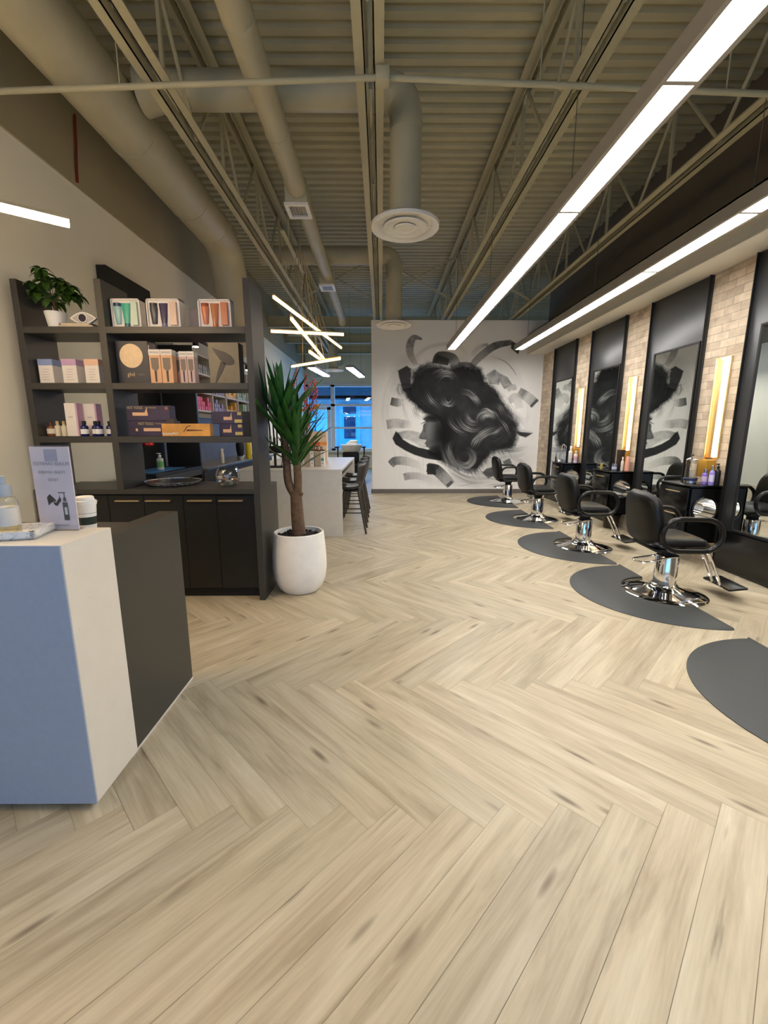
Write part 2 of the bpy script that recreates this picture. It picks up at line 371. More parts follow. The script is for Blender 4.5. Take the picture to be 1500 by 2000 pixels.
# ================================================================== SHELL
def build_shell():
    b = MB(); v = []; y = YF - .2; per = 0.1524; prof = [(0, 0), (0.075, 0), (0.092, 0.04), (0.134, 0.04)]
    pts = []
    while y < YB + .4:
        pts += [(y + a, ZD + h) for a, h in prof]; y += per
    n = len(pts); vv = [(XL - .3, a, h) for a, h in pts] + [(8.6, a, h) for a, h in pts]
    b.add(vv, [(i, i + 1, n + i + 1, n + i) for i in range(n - 1)])
    b.box((XL - .3, YF - .2, ZD + .06), (8.6, YB + .4, ZD + .1)); struct('ceiling', b, M_TAUPE)
    b = MB().box((XL - .15, YF, 0), (XL, YB, 3.73)); struct('wall_left', b, M_WALL)
    b = MB().box((XL - .15, YF, 3.73), (XL + .02, YB, ZD + .03)); struct('trim_1', b, M_BAND)
    b = MB().box((XR, YF, 0), (XR + .15, YM, ZD + .03)); struct('wall_right', b, M_DARKWALL)
    b = MB().box((-.225, YM, 0), (XR + .15, YM + .14, 3.86)); struct('wall_far', b, M_WALL)
    b = MB().box((-.235, YM - .014, 0), (XR, YM, 0.1)).box((-.239, YM - .014, 0), (-.225, YM + .15, 0.1)); struct('baseboard_far', b, M_BASE)
    # room behind the mural wall
    b = MB().box((8.3, YM, 0), (8.45, YB, ZD + .03)).box((XR + .15, YM, 0), (8.3, YM + .14, ZD)); struct('wall_side', b, M_WALL)
    # back wall with glazing opening
    b = MB().box((XL, YB, 3.2), (8.3, YB + .2, ZD + .03)).box((XL, YB, 0), (8.3, YB + .2, 0.7)).box((3.6, YB, .7), (8.3, YB + .2, 3.2)); struct('wall_back', b, M_WALL)
    b = MB().box((XL - .15, YF - .2, 3.1), (XR + .15, YF, ZD + .03)).box((XL - .15, YF - .2, 0), (XL + .2, YF, 3.1)).box((2.4, YF - .2, 0), (XR + .15, YF, 3.1)).box((XL, YF - .2, 0), (2.4, YF, .35))
    struct('wall_front', b, M_WALL)
    b = MB()
    for x in (-2.7, -1.4, -.1, 1.2, 2.4): b.box((x - .03, YF - .14, .35), (x + .03, YF - .06, 3.1))
    b.box((-2.7, YF - .14, 2.3), (2.4, YF - .06, 2.36)); struct('window_2', b, M_FRAMEW)
    b = MB().box((-2.7, YF - .11, .35), (2.4, YF - .1, 3.1)); struct('window_3', b, emit('dusk_lit_pane', (.25, .52, 1.0), DAY))
    # soffit above the styling wall
    b = MB().rbox((3.27, YF, 3.13), (XR, YM, 3.16), .003).box((3.27, YF, 3.16), (3.31, YM, 3.56)).box((3.27, YF, 3.54), (XR, YM, 3.56))
    struct('trim_2', b, mat('greige_soffit_paint', lin(226, 220, 206), .6, var=.02, scale=2))
build_shell()

def build_windows():
    r = bpy.data.objects.new('window_1', None); C.objects.link(r); r.location = (-1, YB, .7); r['kind'] = 'structure'; WORLD[r.name] = Vector((-1, YB, .7))
    b = MB(); y0, y1 = YB - .03, YB + .07
    b.box((XL, y0, 3.12), (3.6, y1, 3.24)).box((XL, y0, .68), (3.6, y1, .78)).box((XL, y0, .7), (XL + .08, y1, 3.2)).box((-1.95, y0, .7), (-1.8, y1, 3.2)).box((.3, y0, .7), (.45, y1, 3.2)).box((2.2, y0, .7), (2.35, y1, 3.2))
    b.box((XL, y0, 2.39), (3.6, y1, 2.48)).box((-1.8, y0, 1.54), (3.6, y1, 1.61))
    b.box((-2.1, y0 + .01, .7), (-1.97, y1, 2.36)).box((-2.85, y0 + .01, 2.26), (-1.97, y1, 2.38)).box((-2.85, y0 + .01, .7), (-2.76, y1, 2.36)).box((-2.8, y0 - .03, 1.42), (-2.0, y0, 1.45))
    b.build('window_frame', M_FRAMEW, r)
    MB().box((XL, YB + .02, .7), (3.6, YB + .026, 3.2)).build('window_glass', G_PANE, r)
    b = MB().box((XL, YB - .2, .64), (3.6, YB, .7)); s = b.build('window_sill', M_WALL, r)
build_windows()

# street outside the back glazing
def street():
    m_fac = mat('grey_siding', lin(176, 184, 190), .8, var=.1, scale=5)
    m_dk = mat('dark_awning', lin(44, 50, 60), .8, var=.1, scale=3)
    m_sn = mat('snow', lin(236, 240, 244), .9, var=.03)
    o = MB().box((-14, YB + .2, -.3), (14, 27.2, -.12)).build('street_ground', m_sn); o['kind'] = 'structure'
    t = thing('street_building', 'grey shopfront across the street with door and wide window', 'building', (-2, 27, -.12))
    MB().box((-14, 27, -.12), (14, 27.6, 8)).build('facade', m_fac, t)
    MB().box((-14, 25.9, 3.35), (14, 27, 3.5)).box((-14, 25.9, 3.35), (14, 26.0, 6.8)).build('awning', m_dk, t)
    d = MB().box((-2.6, 26.9, .3), (-1.3, 27, 3.1)).build('door', mat('pale_door_paint', lin(120, 190, 235), .6), t)
    MB().box((-2.3, 26.86, 1.0), (-1.6, 26.9, 2.3)).box((-2.35, 26.86, 2.5), (-1.55, 26.9, 3.0)).build('door_glass', mat('dark_shop_glass', lin(40, 56, 84), .1), d)
    MB().box((-.6, 26.93, 1.4), (2.4, 27, 3.0)).build('window', mat('teal_shop_glass', lin(50, 130, 165), .3), t)
    MB().box((-7, 26.93, .9), (-3.2, 27, 3.1)).build('window', mat('pale_shop_glass', lin(150, 205, 245), .3), t)
    b = MB()
    for k in range(4): b.box((-3.0, 26.1 + .22 * k, -.12), (-.9, 26.32 + .22 * k, .02 + .11 * k))
    b.build('step', mat('wet_step', lin(90, 108, 140), .7), t)
    b = MB().tube(catmull([(-3.3, 22, -.12), (-3.28, 22, .8), (-3.35, 22, 1.6), (-3.2, 22, 2.6)], 4), [.05] * 4 + [.04] * 4 + [.03] * 4 + [.015], 8)
    for k in range(12):
        z = .8 + k * .14; a = random.uniform(0, 6.28); b.tube([(-3.3, 22, z), (-3.3 + .35 * math.cos(a), 22 + .3 * math.sin(a), z + .35), (-3.3 + .55 * math.cos(a), 22 + .5 * math.sin(a), z + .75)], [.02, .012, .004], 6)
    tag(b.build('street_tree', M_BARK), 'bare dark young tree standing outside the back windows', 'tree')
    for i, (x, l) in enumerate([(-.9, 'low snow bank outside the back windows behind the white wash basin')]):
        b = MB().ball((x, 18.6, .0), 2.6, .9, .75, 20); tag(b.build('snow_bank', m_sn), l, 'snow')
street()

# ================================================================== CEILING THINGS
JX = (-1.6, -.08, 1.43, 2.95); ZJ = 3.9
JL = ('steel roof joist above the shelf unit, leftmost of the four', 'steel roof joist above the middle of the floor, left of the big round diffuser',
      'steel roof joist just left of the nearer long ceiling light', 'steel roof joist on the right beside the dark upper wall')
def joist(x, label):
    t = thing('roof_joist', label, 'joist', (x, 6.8, ZJ), 0, 'steel roof joists'); y0, y1 = YF, YB
    b = MB()
    for s in (-1, 1):
        b.box((x + s * .03, y0, ZJ), (x + s * .1, y1, ZJ + .008)); b.box((x + s * .03, y0, ZJ), (x + s * .038, y1, ZJ + .07))
    b.build('bottom_chord', M_TAUPE, t)
    b = MB(); zt = 4.76
    for s in (-1, 1):
        b.box((x + s * .025, y0, zt), (x + s * .1, y1, zt + .008)); b.box((x + s * .025, y0, zt - .07), (x + s * .033, y1, zt))
    b.build('top_chord', M_TAUPE, t)
    b = MB(); y = y0 + .3; p = .62
    while y + 2 * p < y1:
        b.tube([(x, y, ZJ + .03), (x, y + p, zt - .03)], .016, 8); b.tube([(x, y + p, zt - .03), (x, y + 2 * p, ZJ + .03)], .016, 8)
        b.obox((x, y + p + .07, zt - .03), (x, y + p + .07, ZJ + .03), .025, .03, (0, 1, 0)); y += 2 * p
    b.build('web', M_TAUPE, t)
for x, l in zip(JX, JL): joist(x, l)
for i, (y, l) in enumerate([(11.6, 'thin steel girder across the far ceiling, first one behind the mural wall'), (13.6, 'thin steel girder across the far ceiling, between two others behind the mural wall'), (15.4, 'thin steel girder across the far ceiling, closest to the back windows')]):
    b = MB().box((XL, y - .06, 4.05), (8.25, y + .06, 4.06)).box((XL, y - .06, 4.3), (8.25, y + .06, 4.31)).box((XL, y - .008, 4.05), (8.25, y + .008, 4.31))
    tag(b.build('steel_girder', M_TAUPE), l, 'girder', 'steel girders in the far ceiling')
for xa, xb, l in [(-1.6, -.08, 'crossed bridging braces between the left and middle roof joists'), (-.08, 1.43, 'crossed bridging braces right of the middle roof joist'), (1.43, 2.95, 'crossed bridging braces between the two right roof joists')]:
    b = MB().obox((xa, 8.9, ZJ + .04), (xb, 8.9, 4.72), .03, .03).obox((xa, 8.94, 4.72), (xb, 8.94, ZJ + .04), .03, .03)
    tag(b.build('bridging_brace', M_TAUPE), l, 'brace', 'bridging braces between joists')

def seams(b, p, q, r, ts):
    p, q = Vector(p), Vector(q); d = (q - p).normalized()
    for t in ts:
        c = p.lerp(q, t); b.tube([c - d * .012, c + d * .012], r + .006, 28)
    return b
# main left duct
t = thing('air_duct', 'fat round taupe air duct running along the left wall', 'duct', (-2.25, 4, 4.11))
MB().tube([(-2.21, YF + .02, 4.11), (-2.25, 6.25, 4.11)], .235, 32).build('pipe', M_DUCT, t)
for k in (.36, .52, .66, .81, .93): seams(MB(), (-2.21, YF, 4.11), (-2.25, 6.25, 4.11), .235, [k]).build('seam_band', M_DUCT, t)
MB().tube(catmull([(-2.25, 6.2, 4.11), (-2.25, 6.55, 4.08), (-2.25, 6.8, 3.9), (-2.24, 6.92, 3.6), (-2.2, 7.0, 3.25), (-2.16, 7.1, 2.95)], 5), .24, 32).build('elbow', M_DUCT, t)
MB().tube([(-2.16, 7.1, 2.97), (-2.14, 7.14, 2.62)], .24, 32).build('drop_pipe', M_DUCT, t)
# cross duct 1 and 2 with drops and diffusers
def diffuser_parts(t, x, y, z):
    prof = [(.295, 0), (.30, .012), (.24, .03), (.225, .028), (.235, .012)]
    b = MB().lathe([(.30, .028), (.297, .004), (.285, 0), (.235, .022), (.225, .034), (.22, .05), (.30, .035)], (x, y, z), 48)
    b.build('outer_ring', M_OFFW, t)
    MB().lathe([(.19, .012), (.185, 0), (.135, .02), (.128, .034), (.19, .02)], (x, y, z), 48).build('middle_ring', M_OFFW, t)
    MB().lathe([(.1, .006), (.094, -.004), (.05, .016), (.045, .03), (.1, .012)], (x, y, z), 40).build('inner_ring', M_OFFW, t)
    MB().lathe([(0, .004), (.022, .006), (.03, .02), (0, .03)], (x, y, z), 24).build('centre_cone', M_OFFW, t)
    MB().lathe([(0, .046), (.222, .046), (.222, .05), (0, .05)], (x, y, z), 40).build('throat', mat('dark_throat', lin(62, 58, 50), .8), t)
    b = MB()
    for k in range(3):
        a = k * PI / 3; d = (math.cos(a) * .26, math.sin(a) * .26); b.obox((x - d[0], y - d[1], z + .03), (x + d[0], y + d[1], z + .03), .006, .012)
    b.build('strut', M_OFFW, t)
def drop_duct(y, zc, x, zd, label, dl, x0=-1.985):
    t = thing('air_duct', label, 'duct', (x, y, zc), 0, 'cross ducts with a drop')
    MB().tube([(x0, y, zc), (x - .22, y, zc)], .135, 28).build('pipe', M_DUCT, t)
    if y < 5: MB().tube([(-1.985, y, zc), (-1.8, y, zc)], [.18, .14], 28).build('saddle', M_DUCT, t)
    MB().tube(catmull([(x - .24, y, zc), (x - .12, y, zc - .01), (x - .03, y, zc - .07), (x, y, zc - .2), (x, y, zc - .3)], 5), .138, 28).build('elbow', M_DUCT, t)
    MB().tube([(x, y, zc - .29), (x, y, zd + .034)], .135, 28).build('drop_pipe', M_DUCT, t)
    d = thing('ceiling_diffuser', dl, 'air diffuser', (x, y, zd), 0, 'round ceiling diffusers'); diffuser_parts(d, x, y, zd)
drop_duct(4.16, 4.24, .21, 3.2, 'nearer round cross duct, turning down to the biggest round diffuser', 'largest round white diffuser, nearest the camera under the thick drop duct')
drop_duct(7.7, 4.29, .21, 3.2, 'farther round cross duct, turning down in front of the mural wall', 'round white diffuser hanging in front of the top of the mural')
drop_duct(13.2, 4.3, -1.42, 3.2, 'far cross duct ending above the back windows', 'small far round diffuser above the back windows', -2.7)
t = thing('air_duct', 'slim round taupe duct running lengthwise with two grille boxes under it', 'duct', (-.9, 5, 4.0))
MB().tube([(-.885, YF + .02, 4.0), (-.9, 5.1, 4.0)], .102, 26).build('pipe', M_DUCT, t)
for k in (.62, .78, .9): seams(MB(), (-.885, YF, 4.0), (-.9, 5.1, 4.0), .102, [k]).build('seam_band', M_DUCT, t)
MB().tube([(-.9, 5.0, 4.0), (-.9, 7.85, 4.0)], .092, 26).build('pipe', M_DUCT, t)
MB().tube([(-.9, 7.8, 4.0), (-.9, 10.4, 4.0), (-.9, 10.55, 3.9)], [.08, .08, .08], 26).build('pipe', M_DUCT, t)
for y, l in ((5.3, 'nearer square white grille'), (7.9, 'farther square white grille')):
    MB().rbox((-1.035, y - .16, 3.88), (-.8, y + .16, 4.1), .004).build('plenum_box', M_DUCT, t)
    g = MB().box((-1.05, y - .15, 3.85), (-.79, y - .11, 3.878)).box((-1.05, y + .13, 3.85), (-.79, y + .17, 3.878)).box((-1.05, y - .11, 3.85), (-1.01, y + .13, 3.878)).box((-.83, y - .11, 3.85), (-.79, y + .13, 3.878)).build('grille_frame', M_OFFW, t)
    b = MB()
    for k in range(7): b.obox((-1.0 + k * .0265, y - .11, 3.868), (-1.0 + k * .0265, y + .13, 3.868), .004, .018)
    b.build('louvre', M_STEEL, g)
# sprinkler pipe
t = thing('sprinkler_pipe', 'thin taupe sprinkler pipe crossing the whole ceiling below the joists', 'pipe', (0, 3.45, 3.84))
MB().tube([(XL + .02, 3.45, 3.745), (0, 3.45, 3.845)], .019, 14).build('pipe', M_TAUPE, t)
MB().tube([(0, 3.45, 3.845), (XR, 3.45, 3.725)], .019, 14).build('pipe', M_TAUPE, t)
MB().rbox((-.035, 3.40, 3.80), (.06, 3.49, 3.89), .01).build('tee_fitting', M_TAUPE, t)
for x in (-1.8, 1.1, 2.4): MB().tube([(x, 3.45, 3.86 - abs(x) * .04), (x, 3.45, ZD + .03)], .005, 8).build('hanger_rod', M_TAUPE, t)
o = MB().tube(catmull([(-2.87, 4.64, 4.36), (-2.868, 4.62, 4.25), (-2.872, 4.61, 4.1), (-2.868, 4.58, 3.95), (-2.87, 4.56, 3.76)], 5), .012, 8).build('hanging_cable', mat('red_cable', lin(120, 40, 26), .6))
tag(o, 'red cable hanging on the taupe upper left wall', 'cable')

# long white pendant strips
def strip(x, label, z=3.07, y0=-1.3, y1=9.1):
    t = thing('linear_pendant', label, 'ceiling light', (x, 3, z), 0, 'long white linear pendants')
    b = MB(); w = .1; h = .085
    b.box((x - w, y0, z), (x - .074, y1, z + h)).box((x + .074, y0, z), (x + w, y1, z + h)).box((x - w, y0, z + h), (x + w, y1, z + h + .01)).box((x - w, y1, z), (x + w, y1 + .006, z + h + .01)).box((x - w, y0 - .006, z), (x + w, y0, z + h + .01))
    ys = [2.36 + 1.22 * k for k in range(-4, 6)]
    ys = [y0] + [y for y in ys if y0 + .2 < y < y1 - .2] + [y1]
    for y in ys[1:-1]: b.box((x - .074, y - .013, z), (x + .074, y + .013, z + h))
    b.build('housing', M_ALU, t)
    for a, c in zip(ys[:-1], ys[1:]):
        MB().box((x - .074, a + .014, z + .006), (x + .074, c - .014, z + .014)).build('diffuser', E_STRIP, t)
    for y in (-.9, 1.14, 3.58, 6.02, 8.6): MB().tube([(x, y, z + h), (x, y, ZD + .03)], .003, 6).build('suspension_cable', M_CABLE, t)
strip(1.42, 'long white linear ceiling light over the middle of the floor')
strip(2.79, 'long white linear ceiling light along the styling mirrors')
for x0, y0, x1, y1, l in ((-1.76, 11.2, -1.58, 12.9, 'short white linear light near the back windows, left of the two'), (-.8, 11.2, -.58, 13.1, 'short white linear light near the back windows, right of the two')):
    t = thing('linear_pendant', l, 'ceiling light', (x0, 11.2, 3), 0, 'short white lights by the back windows')
    MB().obox((x0, y0, 3.05), (x1, y1, 3.05), .2, .06).build('housing', M_ALU, t)
    MB().obox((x0, y0 + .02, 3.008), (x1, y1 - .02, 3.008), .16, .02).build('diffuser', E_STRIP, t)
    for a, q in ((x0, y0 + .3), (x1, y1 - .3)): MB().tube([(a, q, 3.08), (a, q, ZD + .03)], .003, 6).build('suspension_cable', M_CABLE, t)
# warm multi-bar pendant above the island
t = thing('bar_chandelier', 'warm crossed-bar chandelier hanging over the white island', 'chandelier', (-1.0, 6.3, 2.95))
bars = [((-1.225, 5.234, 2.95), (-.735, 8.273, 2.95)), ((-.977, 4.95, 2.65), (-.972, 7.7, 2.65)), ((-1.43, 5.876, 2.72), (-.50, 6.018, 2.71)), ((-1.41, 7.04, 2.45), (-.58, 6.294, 2.45)), ((-.967, 6.057, 2.5), (-.907, 6.7, 2.5))]
for a, c in bars:
    br = MB().obox((*a[:2], a[2] + .022), (*c[:2], c[2] + .022), .028, .012).build('bar', M_GOLD, t)
    MB().obox((*a[:2], a[2]), (*c[:2], c[2]), .026, .03).build('light_tube', E_CHAND, br)
    for k in (.25, .7):
        p = Vector(a).lerp(Vector(c), k); MB().tube([p + Vector((0, 0, .03)), (p.x * .15 - .93, 6.3 + (p.y - 6.3) * .4, 3.78)], .003, 6).build('suspension_cable', M_GOLD, br)
MB().rbox((-1.2, 5.6, 3.78), (-1.15, 7.0, 3.80), .004).build('canopy', M_TAUPE, t)
for q in (5.9, 6.7): MB().tube([(-1.16, q, 3.81), (-1.16, q, ZD + .03)], .008, 8).build('drop_rod', M_TAUPE, t)
# warm bar pendant above the reception desk (only its right end is in view)
t = thing('bar_chandelier', 'warm bar light hanging at the upper left over the reception desk, plus added fill bars', 'chandelier', (-2.1, 1.8, 2.5))
for a, q in (((-1.608, 2.448, 2.5), (-2.55, 1.71, 2.5)), ((-2.66, 1.0, 2.35), (-2.52, 1.6, 2.35)), ((-2.62, 2.2, 2.75), (-2.56, .9, 2.75))):  # last two bars are unseen, added to light the left wall
    br = MB().obox((*a[:2], a[2] + .022), (*q[:2], q[2] + .022), .03, .014).build('bar', M_GOLD, t); MB().obox(a, q, .03, .03).build('light_tube', E_WARM, br)
    for k in (.32, .97):
        p = Vector(a).lerp(Vector(q), k); MB().tube([p + Vector((0, 0, .03)), (p.x, p.y, ZD + .03)], .002, 6).build('suspension_cable', M_CABLE, br)

# ================================================================== STYLING WALL
PIERS = [(9.33, YM), (7.72, 8.31), (6.08, 6.68), (4.46, 5.04), (2.84, 3.42)]
PANELS = [(8.31, 9.33), (6.68, 7.72), (5.04, 6.08), (3.42, 4.46), (1.8, 2.84)]
PLAB = ['brick veneer pier in the corner next to the mural', 'brick veneer pier with the farthest gold wall light', 'brick veneer pier with the middle gold wall light', 'brick veneer pier with the nearest gold wall light', 'brick veneer pier right of the nearest styling mirror']
for (a, c), l in zip(PIERS, PLAB):
    o = MB().box((XR - .05, a, 0), (XR - .001, c, 3.128)).build('brick_pier', M_BRICK); tag(o, l, 'brick pier', 'brick piers on the styling wall')
MLAB = ['tall styling mirror on graphite panel, farthest one beside the mural', 'tall styling mirror on graphite panel, between the farthest and middle gold lights', 'tall styling mirror on graphite panel, left of the nearest gold light', 'tall styling mirror at the right edge, right of the nearest gold light', 'tall styling mirror beyond the right edge of the view']
for (a, c), l in zip(PANELS[:4], MLAB):
    t = thing('styling_mirror', l, 'mirror', (3.62, (a + c) / 2, 0), 0, 'styling mirrors on the right wall')
    MB().rbox((3.625, a + .006, 0), (XR - .001, c - .006, 3.128), .003).build('backing_panel', M_PANEL, t)
    MB().box((3.6, a + .004, 0), (3.63, a + .012, 3.128)).box((3.6, c - .012, 0), (3.63, c - .004, 3.128)).build('edge_trim', M_INK, t)
    MB().box((3.607, a + .02, .03), (3.624, c - .02, .42)).build('kick_panel', M_BLACK, t)
    m0, m1 = a + .05, c - .2
    b = MB().box((3.594, m0 - .02, .44), (3.624, m0, 2.45)).box((3.594, m1, .44), (3.624, m1 + .02, 2.45)).box((3.594, m0, 2.43), (3.624, m1, 2.45)).box((3.594, m0, .44), (3.624, m1, .46))
    b.build('frame', M_INK, t); MB().box((3.604, m0, .46), (3.622, m1, 2.43)).build('mirror_glass', M_MIRROR, t)
def plate_hole(b, x0, x1, z0, z1, cx, cz, r, y, n=48):
    v = []; f = []
    for k in range(n):
        a = 2 * PI * k / n; c, s = math.cos(a), math.sin(a)
        t = min(((x1 - cx) / c if c > 1e-9 else (x0 - cx) / c if c < -1e-9 else 9e9), ((z1 - cz) / s if s > 1e-9 else (z0 - cz) / s if s < -1e-9 else 9e9))
        v += [(cx + r * c, y, cz + r * s), (cx + t * c, y, cz + t * s)]
    for (X, Z) in ((x0, z0), (x1, z0), (x1, z1), (x0, z1)): pass
    for k in range(n):
        j = (k + 1) % n; f.append((2 * k, 2 * k + 1, 2 * j + 1, 2 * j))
    b.add(v, f)
    for (X, Z) in ((x0, z0), (x1, z0), (x1, z1), (x0, z1)):      # fill the four corners
        a = math.atan2(Z - cz, X - cx); k = int((a % (2 * PI)) / (2 * PI / n)); j = (k + 1) % n
        b.add([v[2 * k + 1], (X, y, Z), v[2 * j + 1]], [(0, 1, 2)])
SLAB = ['black wall-hung styling cabinet with round holder hole, farthest under the first gold light', 'black wall-hung styling cabinet with round holder hole, under the middle gold light', 'black wall-hung styling cabinet with round holder hole, nearest one behind the closest chair']
for (y0, y1), l in zip([(7.76, 8.26), (6.12, 6.62), (4.5, 4.99)], SLAB):
    t = thing('styling_cabinet', l, 'cabinet', (3.47, (y0 + y1) / 2, .25), 0, 'styling cabinets'); x0, x1 = 3.3, 3.65; cz, cx, r = .62, 3.475, .125
    b = MB(); plate_hole(b, x0, x1, .25, .86, cx, cz, r, y0); plate_hole(b, x0, x1, .25, .86, cx, cz, r, y1)
    b.box((x0, y0, .25), (x1, y1, .262)).box((x0, y0, .846), (x1, y1, .858)).box((x1 - .01, y0, .25), (x1, y1, .858)).box((x0, y0, .25), (x0 + .012, y1, .858))
    n = 48; ring = [(cx + r * math.cos(2 * PI * k / n), cz + r * math.sin(2 * PI * k / n)) for k in range(n)]
    b.build('carcass', M_BLACK, t)
    MB().add([(a, y0, c) for a, c in ring] + [(a, y1, c) for a, c in ring], [(k, (k + 1) % n, n + (k + 1) % n, n + k) for k in range(n)]).build('holder_tube', M_CHROME, t)
    MB().rbox((x0 - .012, y0 - .008, .86), (x1, y1 + .008, .878), .003).build('top', M_BLACK, t)
    MB().tube([(cx + (r + .008) * math.cos(2 * PI * k / 40), y0 - .004, cz + (r + .008) * math.sin(2 * PI * k / 40)) for k in range(40)], .011, 8, closed=True).build('holder_ring', M_BLACK, t)
    for z0, z1 in ((.6, .84), (.265, .59)):
        d = MB().rbox((x0 - .016, y0 + .012, z0), (x0 - .001, y1 - .012, z1), .003).build('drawer', M_BLACK, t)
        MB().rbox((x0 - .036, (y0 + y1) / 2 - .11, z1 - .05), (x0 - .016, (y0 + y1) / 2 + .11, z1 - .04), .003).build('handle', M_GOLD, d)
GLAB = ['gold vertical wall light glowing amber, farthest of the three', 'gold vertical wall light glowing amber, middle of the three', 'gold vertical wall light glowing amber, nearest and brightest of the three']
for (a, c), l, yc in zip(PIERS[1:4], GLAB, (7.97, 6.36, 4.70)):
    t = thing('wall_light', l, 'wall light', (3.63, yc, 1.15), 0, 'gold wall lights')
    MB().rbox((3.63, yc - .075, 1.16), (3.649, yc + .1, 2.22), .003).build('back_plate', M_GOLD, t)
    MB().rbox((3.605, yc + .088, 1.14), (3.649, yc + .1, 2.22), .003).build('side_fin', M_GOLD, t)
    MB().rbox((3.612, yc - .05, 1.17), (3.63, yc - .005, 2.2), .004).build('light_strip', E_GOLD, t)
    MB().rbox((3.545, yc - .05, .95), (3.649, yc + .1, 1.14), .004).build('lower_housing', M_GOLDD, t)

# ---- small things standing on the styling cabinets (top at z .878)
ZC = .879
def bottle(name, label, cat, x, y, z, r, h, col, cap=None, neck=.4, group=None, pump=False, capc=None, label_col=None, glassy=False, tube=False):
    t = thing(name, label, cat, (x, y, z), 0, group)
    m = glass('tint_' + name + '_%d' % (col[0] * 1000), col, 1.2) if glassy else mat('pl_%02d_%02d_%02d' % tuple(int(c * 99) for c in col[:3]), col, .35, var=.03)
    sh = h * .7
    if tube: prof = [(r * .92, 0), (r, .004), (r * .95, sh * .6), (r * .6, h * .97), (r * .55, h), (0, h)]
    else: prof = [(r * .95, 0), (r, .004), (r, sh * .88), (r * .92, sh * .96), (r * neck, sh * 1.06), (r * neck, h * .82), (0, h * .82)]
    MB().lathe(prof, (x, y, z), 20).build('body', m, t)
    cm = capc or M_WHITE
    if not tube:
        if pump:
            MB().lathe([(r * neck * 1.2, h * .8), (r * neck * 1.2, h * .87), (r * .15, h * .88), (r * .15, h * .96), (0, h * .96)], (x, y, z), 14).build('pump_collar', cm, t)
            MB().rbox((x - r * .9, y - r * .22, z + h * .95), (x + r * .3, y + r * .22, z + h), .002).build('pump_head', cm, t)
        else: MB().lathe([(r * neck * 1.15, h * .8), (r * neck * 1.15, h * .99), (r * neck, h), (0, h)], (x, y, z), 16).build('cap', cm, t)
    if label_col: MB().lathe([(r * 1.01, sh * .25), (r * 1.012, sh * .26), (r * 1.012, sh * .74), (r * 1.01, sh * .75)], (x, y, z), 20).build('paper_label', mat('lab_%02d_%02d_%02d' % tuple(int(c * 99) for c in label_col[:3]), label_col, .6), t)
    return t
t = thing('sterilising_jar', 'tall clear glass jar with metal lid on the nearest styling cabinet', 'jar', (3.45, 4.74, ZC))
MB().lathe([(.06, 0), (.064, .004), (.064, .03), (.06, .034)], (3.45, 4.74, ZC), 28).build('base', M_STEEL, t)
MB().lathe([(.066, .03), (.07, .035), (.07, .055), (.066, .06)], (3.45, 4.74, ZC), 28).build('band', mat('navy_band', lin(30, 36, 60), .4), t)
MB().lathe([(.058, .05), (.058, .25), (.05, .262)], (3.45, 4.74, ZC), 28).build('glass_body', G_CLEAR, t)
MB().lathe([(.06, .25), (.06, .262), (.03, .282), (.008, .287), (.008, .3)], (3.45, 4.74, ZC), 28).build('lid', M_STEEL, t)
MB().ball((3.45, 4.74, ZC + .308), .01).build('knob', M_INK, t)
bottle('spray_bottle', 'small lilac bottle left of the tall lilac bottle, nearest cabinet', 'bottle', 3.52, 4.62, ZC, .028, .17, lin(128, 110, 190), label_col=lin(196, 170, 200), capc=M_STEEL)
bottle('spray_bottle', 'tall lilac and white bottle on the nearest styling cabinet', 'bottle', 3.55, 4.56, ZC, .026, .21, lin(150, 140, 210), label_col=lin(206, 200, 230), capc=M_STEEL)
bottle('pump_bottle', 'black pump bottle at the wall end of the nearest styling cabinet', 'bottle', 3.6, 4.55, ZC, .03, .23, lin(16, 15, 18), pump=True, capc=M_INK)
bottle('product_tube', 'peach coloured product tube on the middle styling cabinet', 'tube', 3.57, 6.2, ZC, .035, .21, lin(228, 160, 136), tube=True)
bottle('spray_bottle', 'slim pale bottle beside the peach tube on the middle cabinet', 'bottle', 3.53, 6.26, ZC, .02, .2, lin(214, 206, 190))
bottle('product_jar', 'blue and grey low jar on the middle styling cabinet', 'jar', 3.45, 6.32, ZC, .034, .1, lin(108, 118, 150), neck=.9, label_col=lin(190, 196, 206), capc=M_STEEL)
bottle('oil_bottle', 'small gold bottle on the left end of the middle styling cabinet', 'bottle', 3.36, 6.52, ZC, .018, .12, lin(168, 150, 64), capc=M_INK)
o = MB().rbox((3.5, 6.3, ZC), (3.58, 6.38, ZC + .3), .004).build('product_box', mat('dark_brown_box', lin(42, 30, 16), .4)); tag(o, 'tall dark brown box under the middle gold light', 'box')
bottle('spray_bottle', 'taller white spray bottle on the farthest styling cabinet', 'bottle', 3.5, 7.95, ZC, .034, .3, lin(226, 218, 216))
bottle('spray_bottle', 'shorter white and pink bottle on the farthest styling cabinet', 'bottle', 3.56, 7.86, ZC, .034, .22, lin(224, 210, 212), label_col=lin(206, 168, 184))
bottle('spray_bottle', 'white bottle with purple label behind the taller one, farthest cabinet', 'bottle', 3.58, 8.05, ZC, .03, .24, lin(210, 200, 214), label_col=lin(96, 44, 130))
t = thing('bottle_rack', 'clear upright holder on the farthest styling cabinet', 'rack', (3.42, 8.1, ZC))
MB().box((3.38, 8.06, ZC), (3.46, 8.14, ZC + .01)).box((3.38, 8.06, ZC + .15), (3.46, 8.14, ZC + .155)).build('shelf', M_STEEL, t)
b = MB()
for x in (3.38, 3.46):
    for y in (8.06, 8.14): b.tube([(x, y, ZC), (x, y, ZC + .29), (3.42, 8.1, ZC + .33)], .005, 8)
b.build('wire_frame', M_STEEL, t)
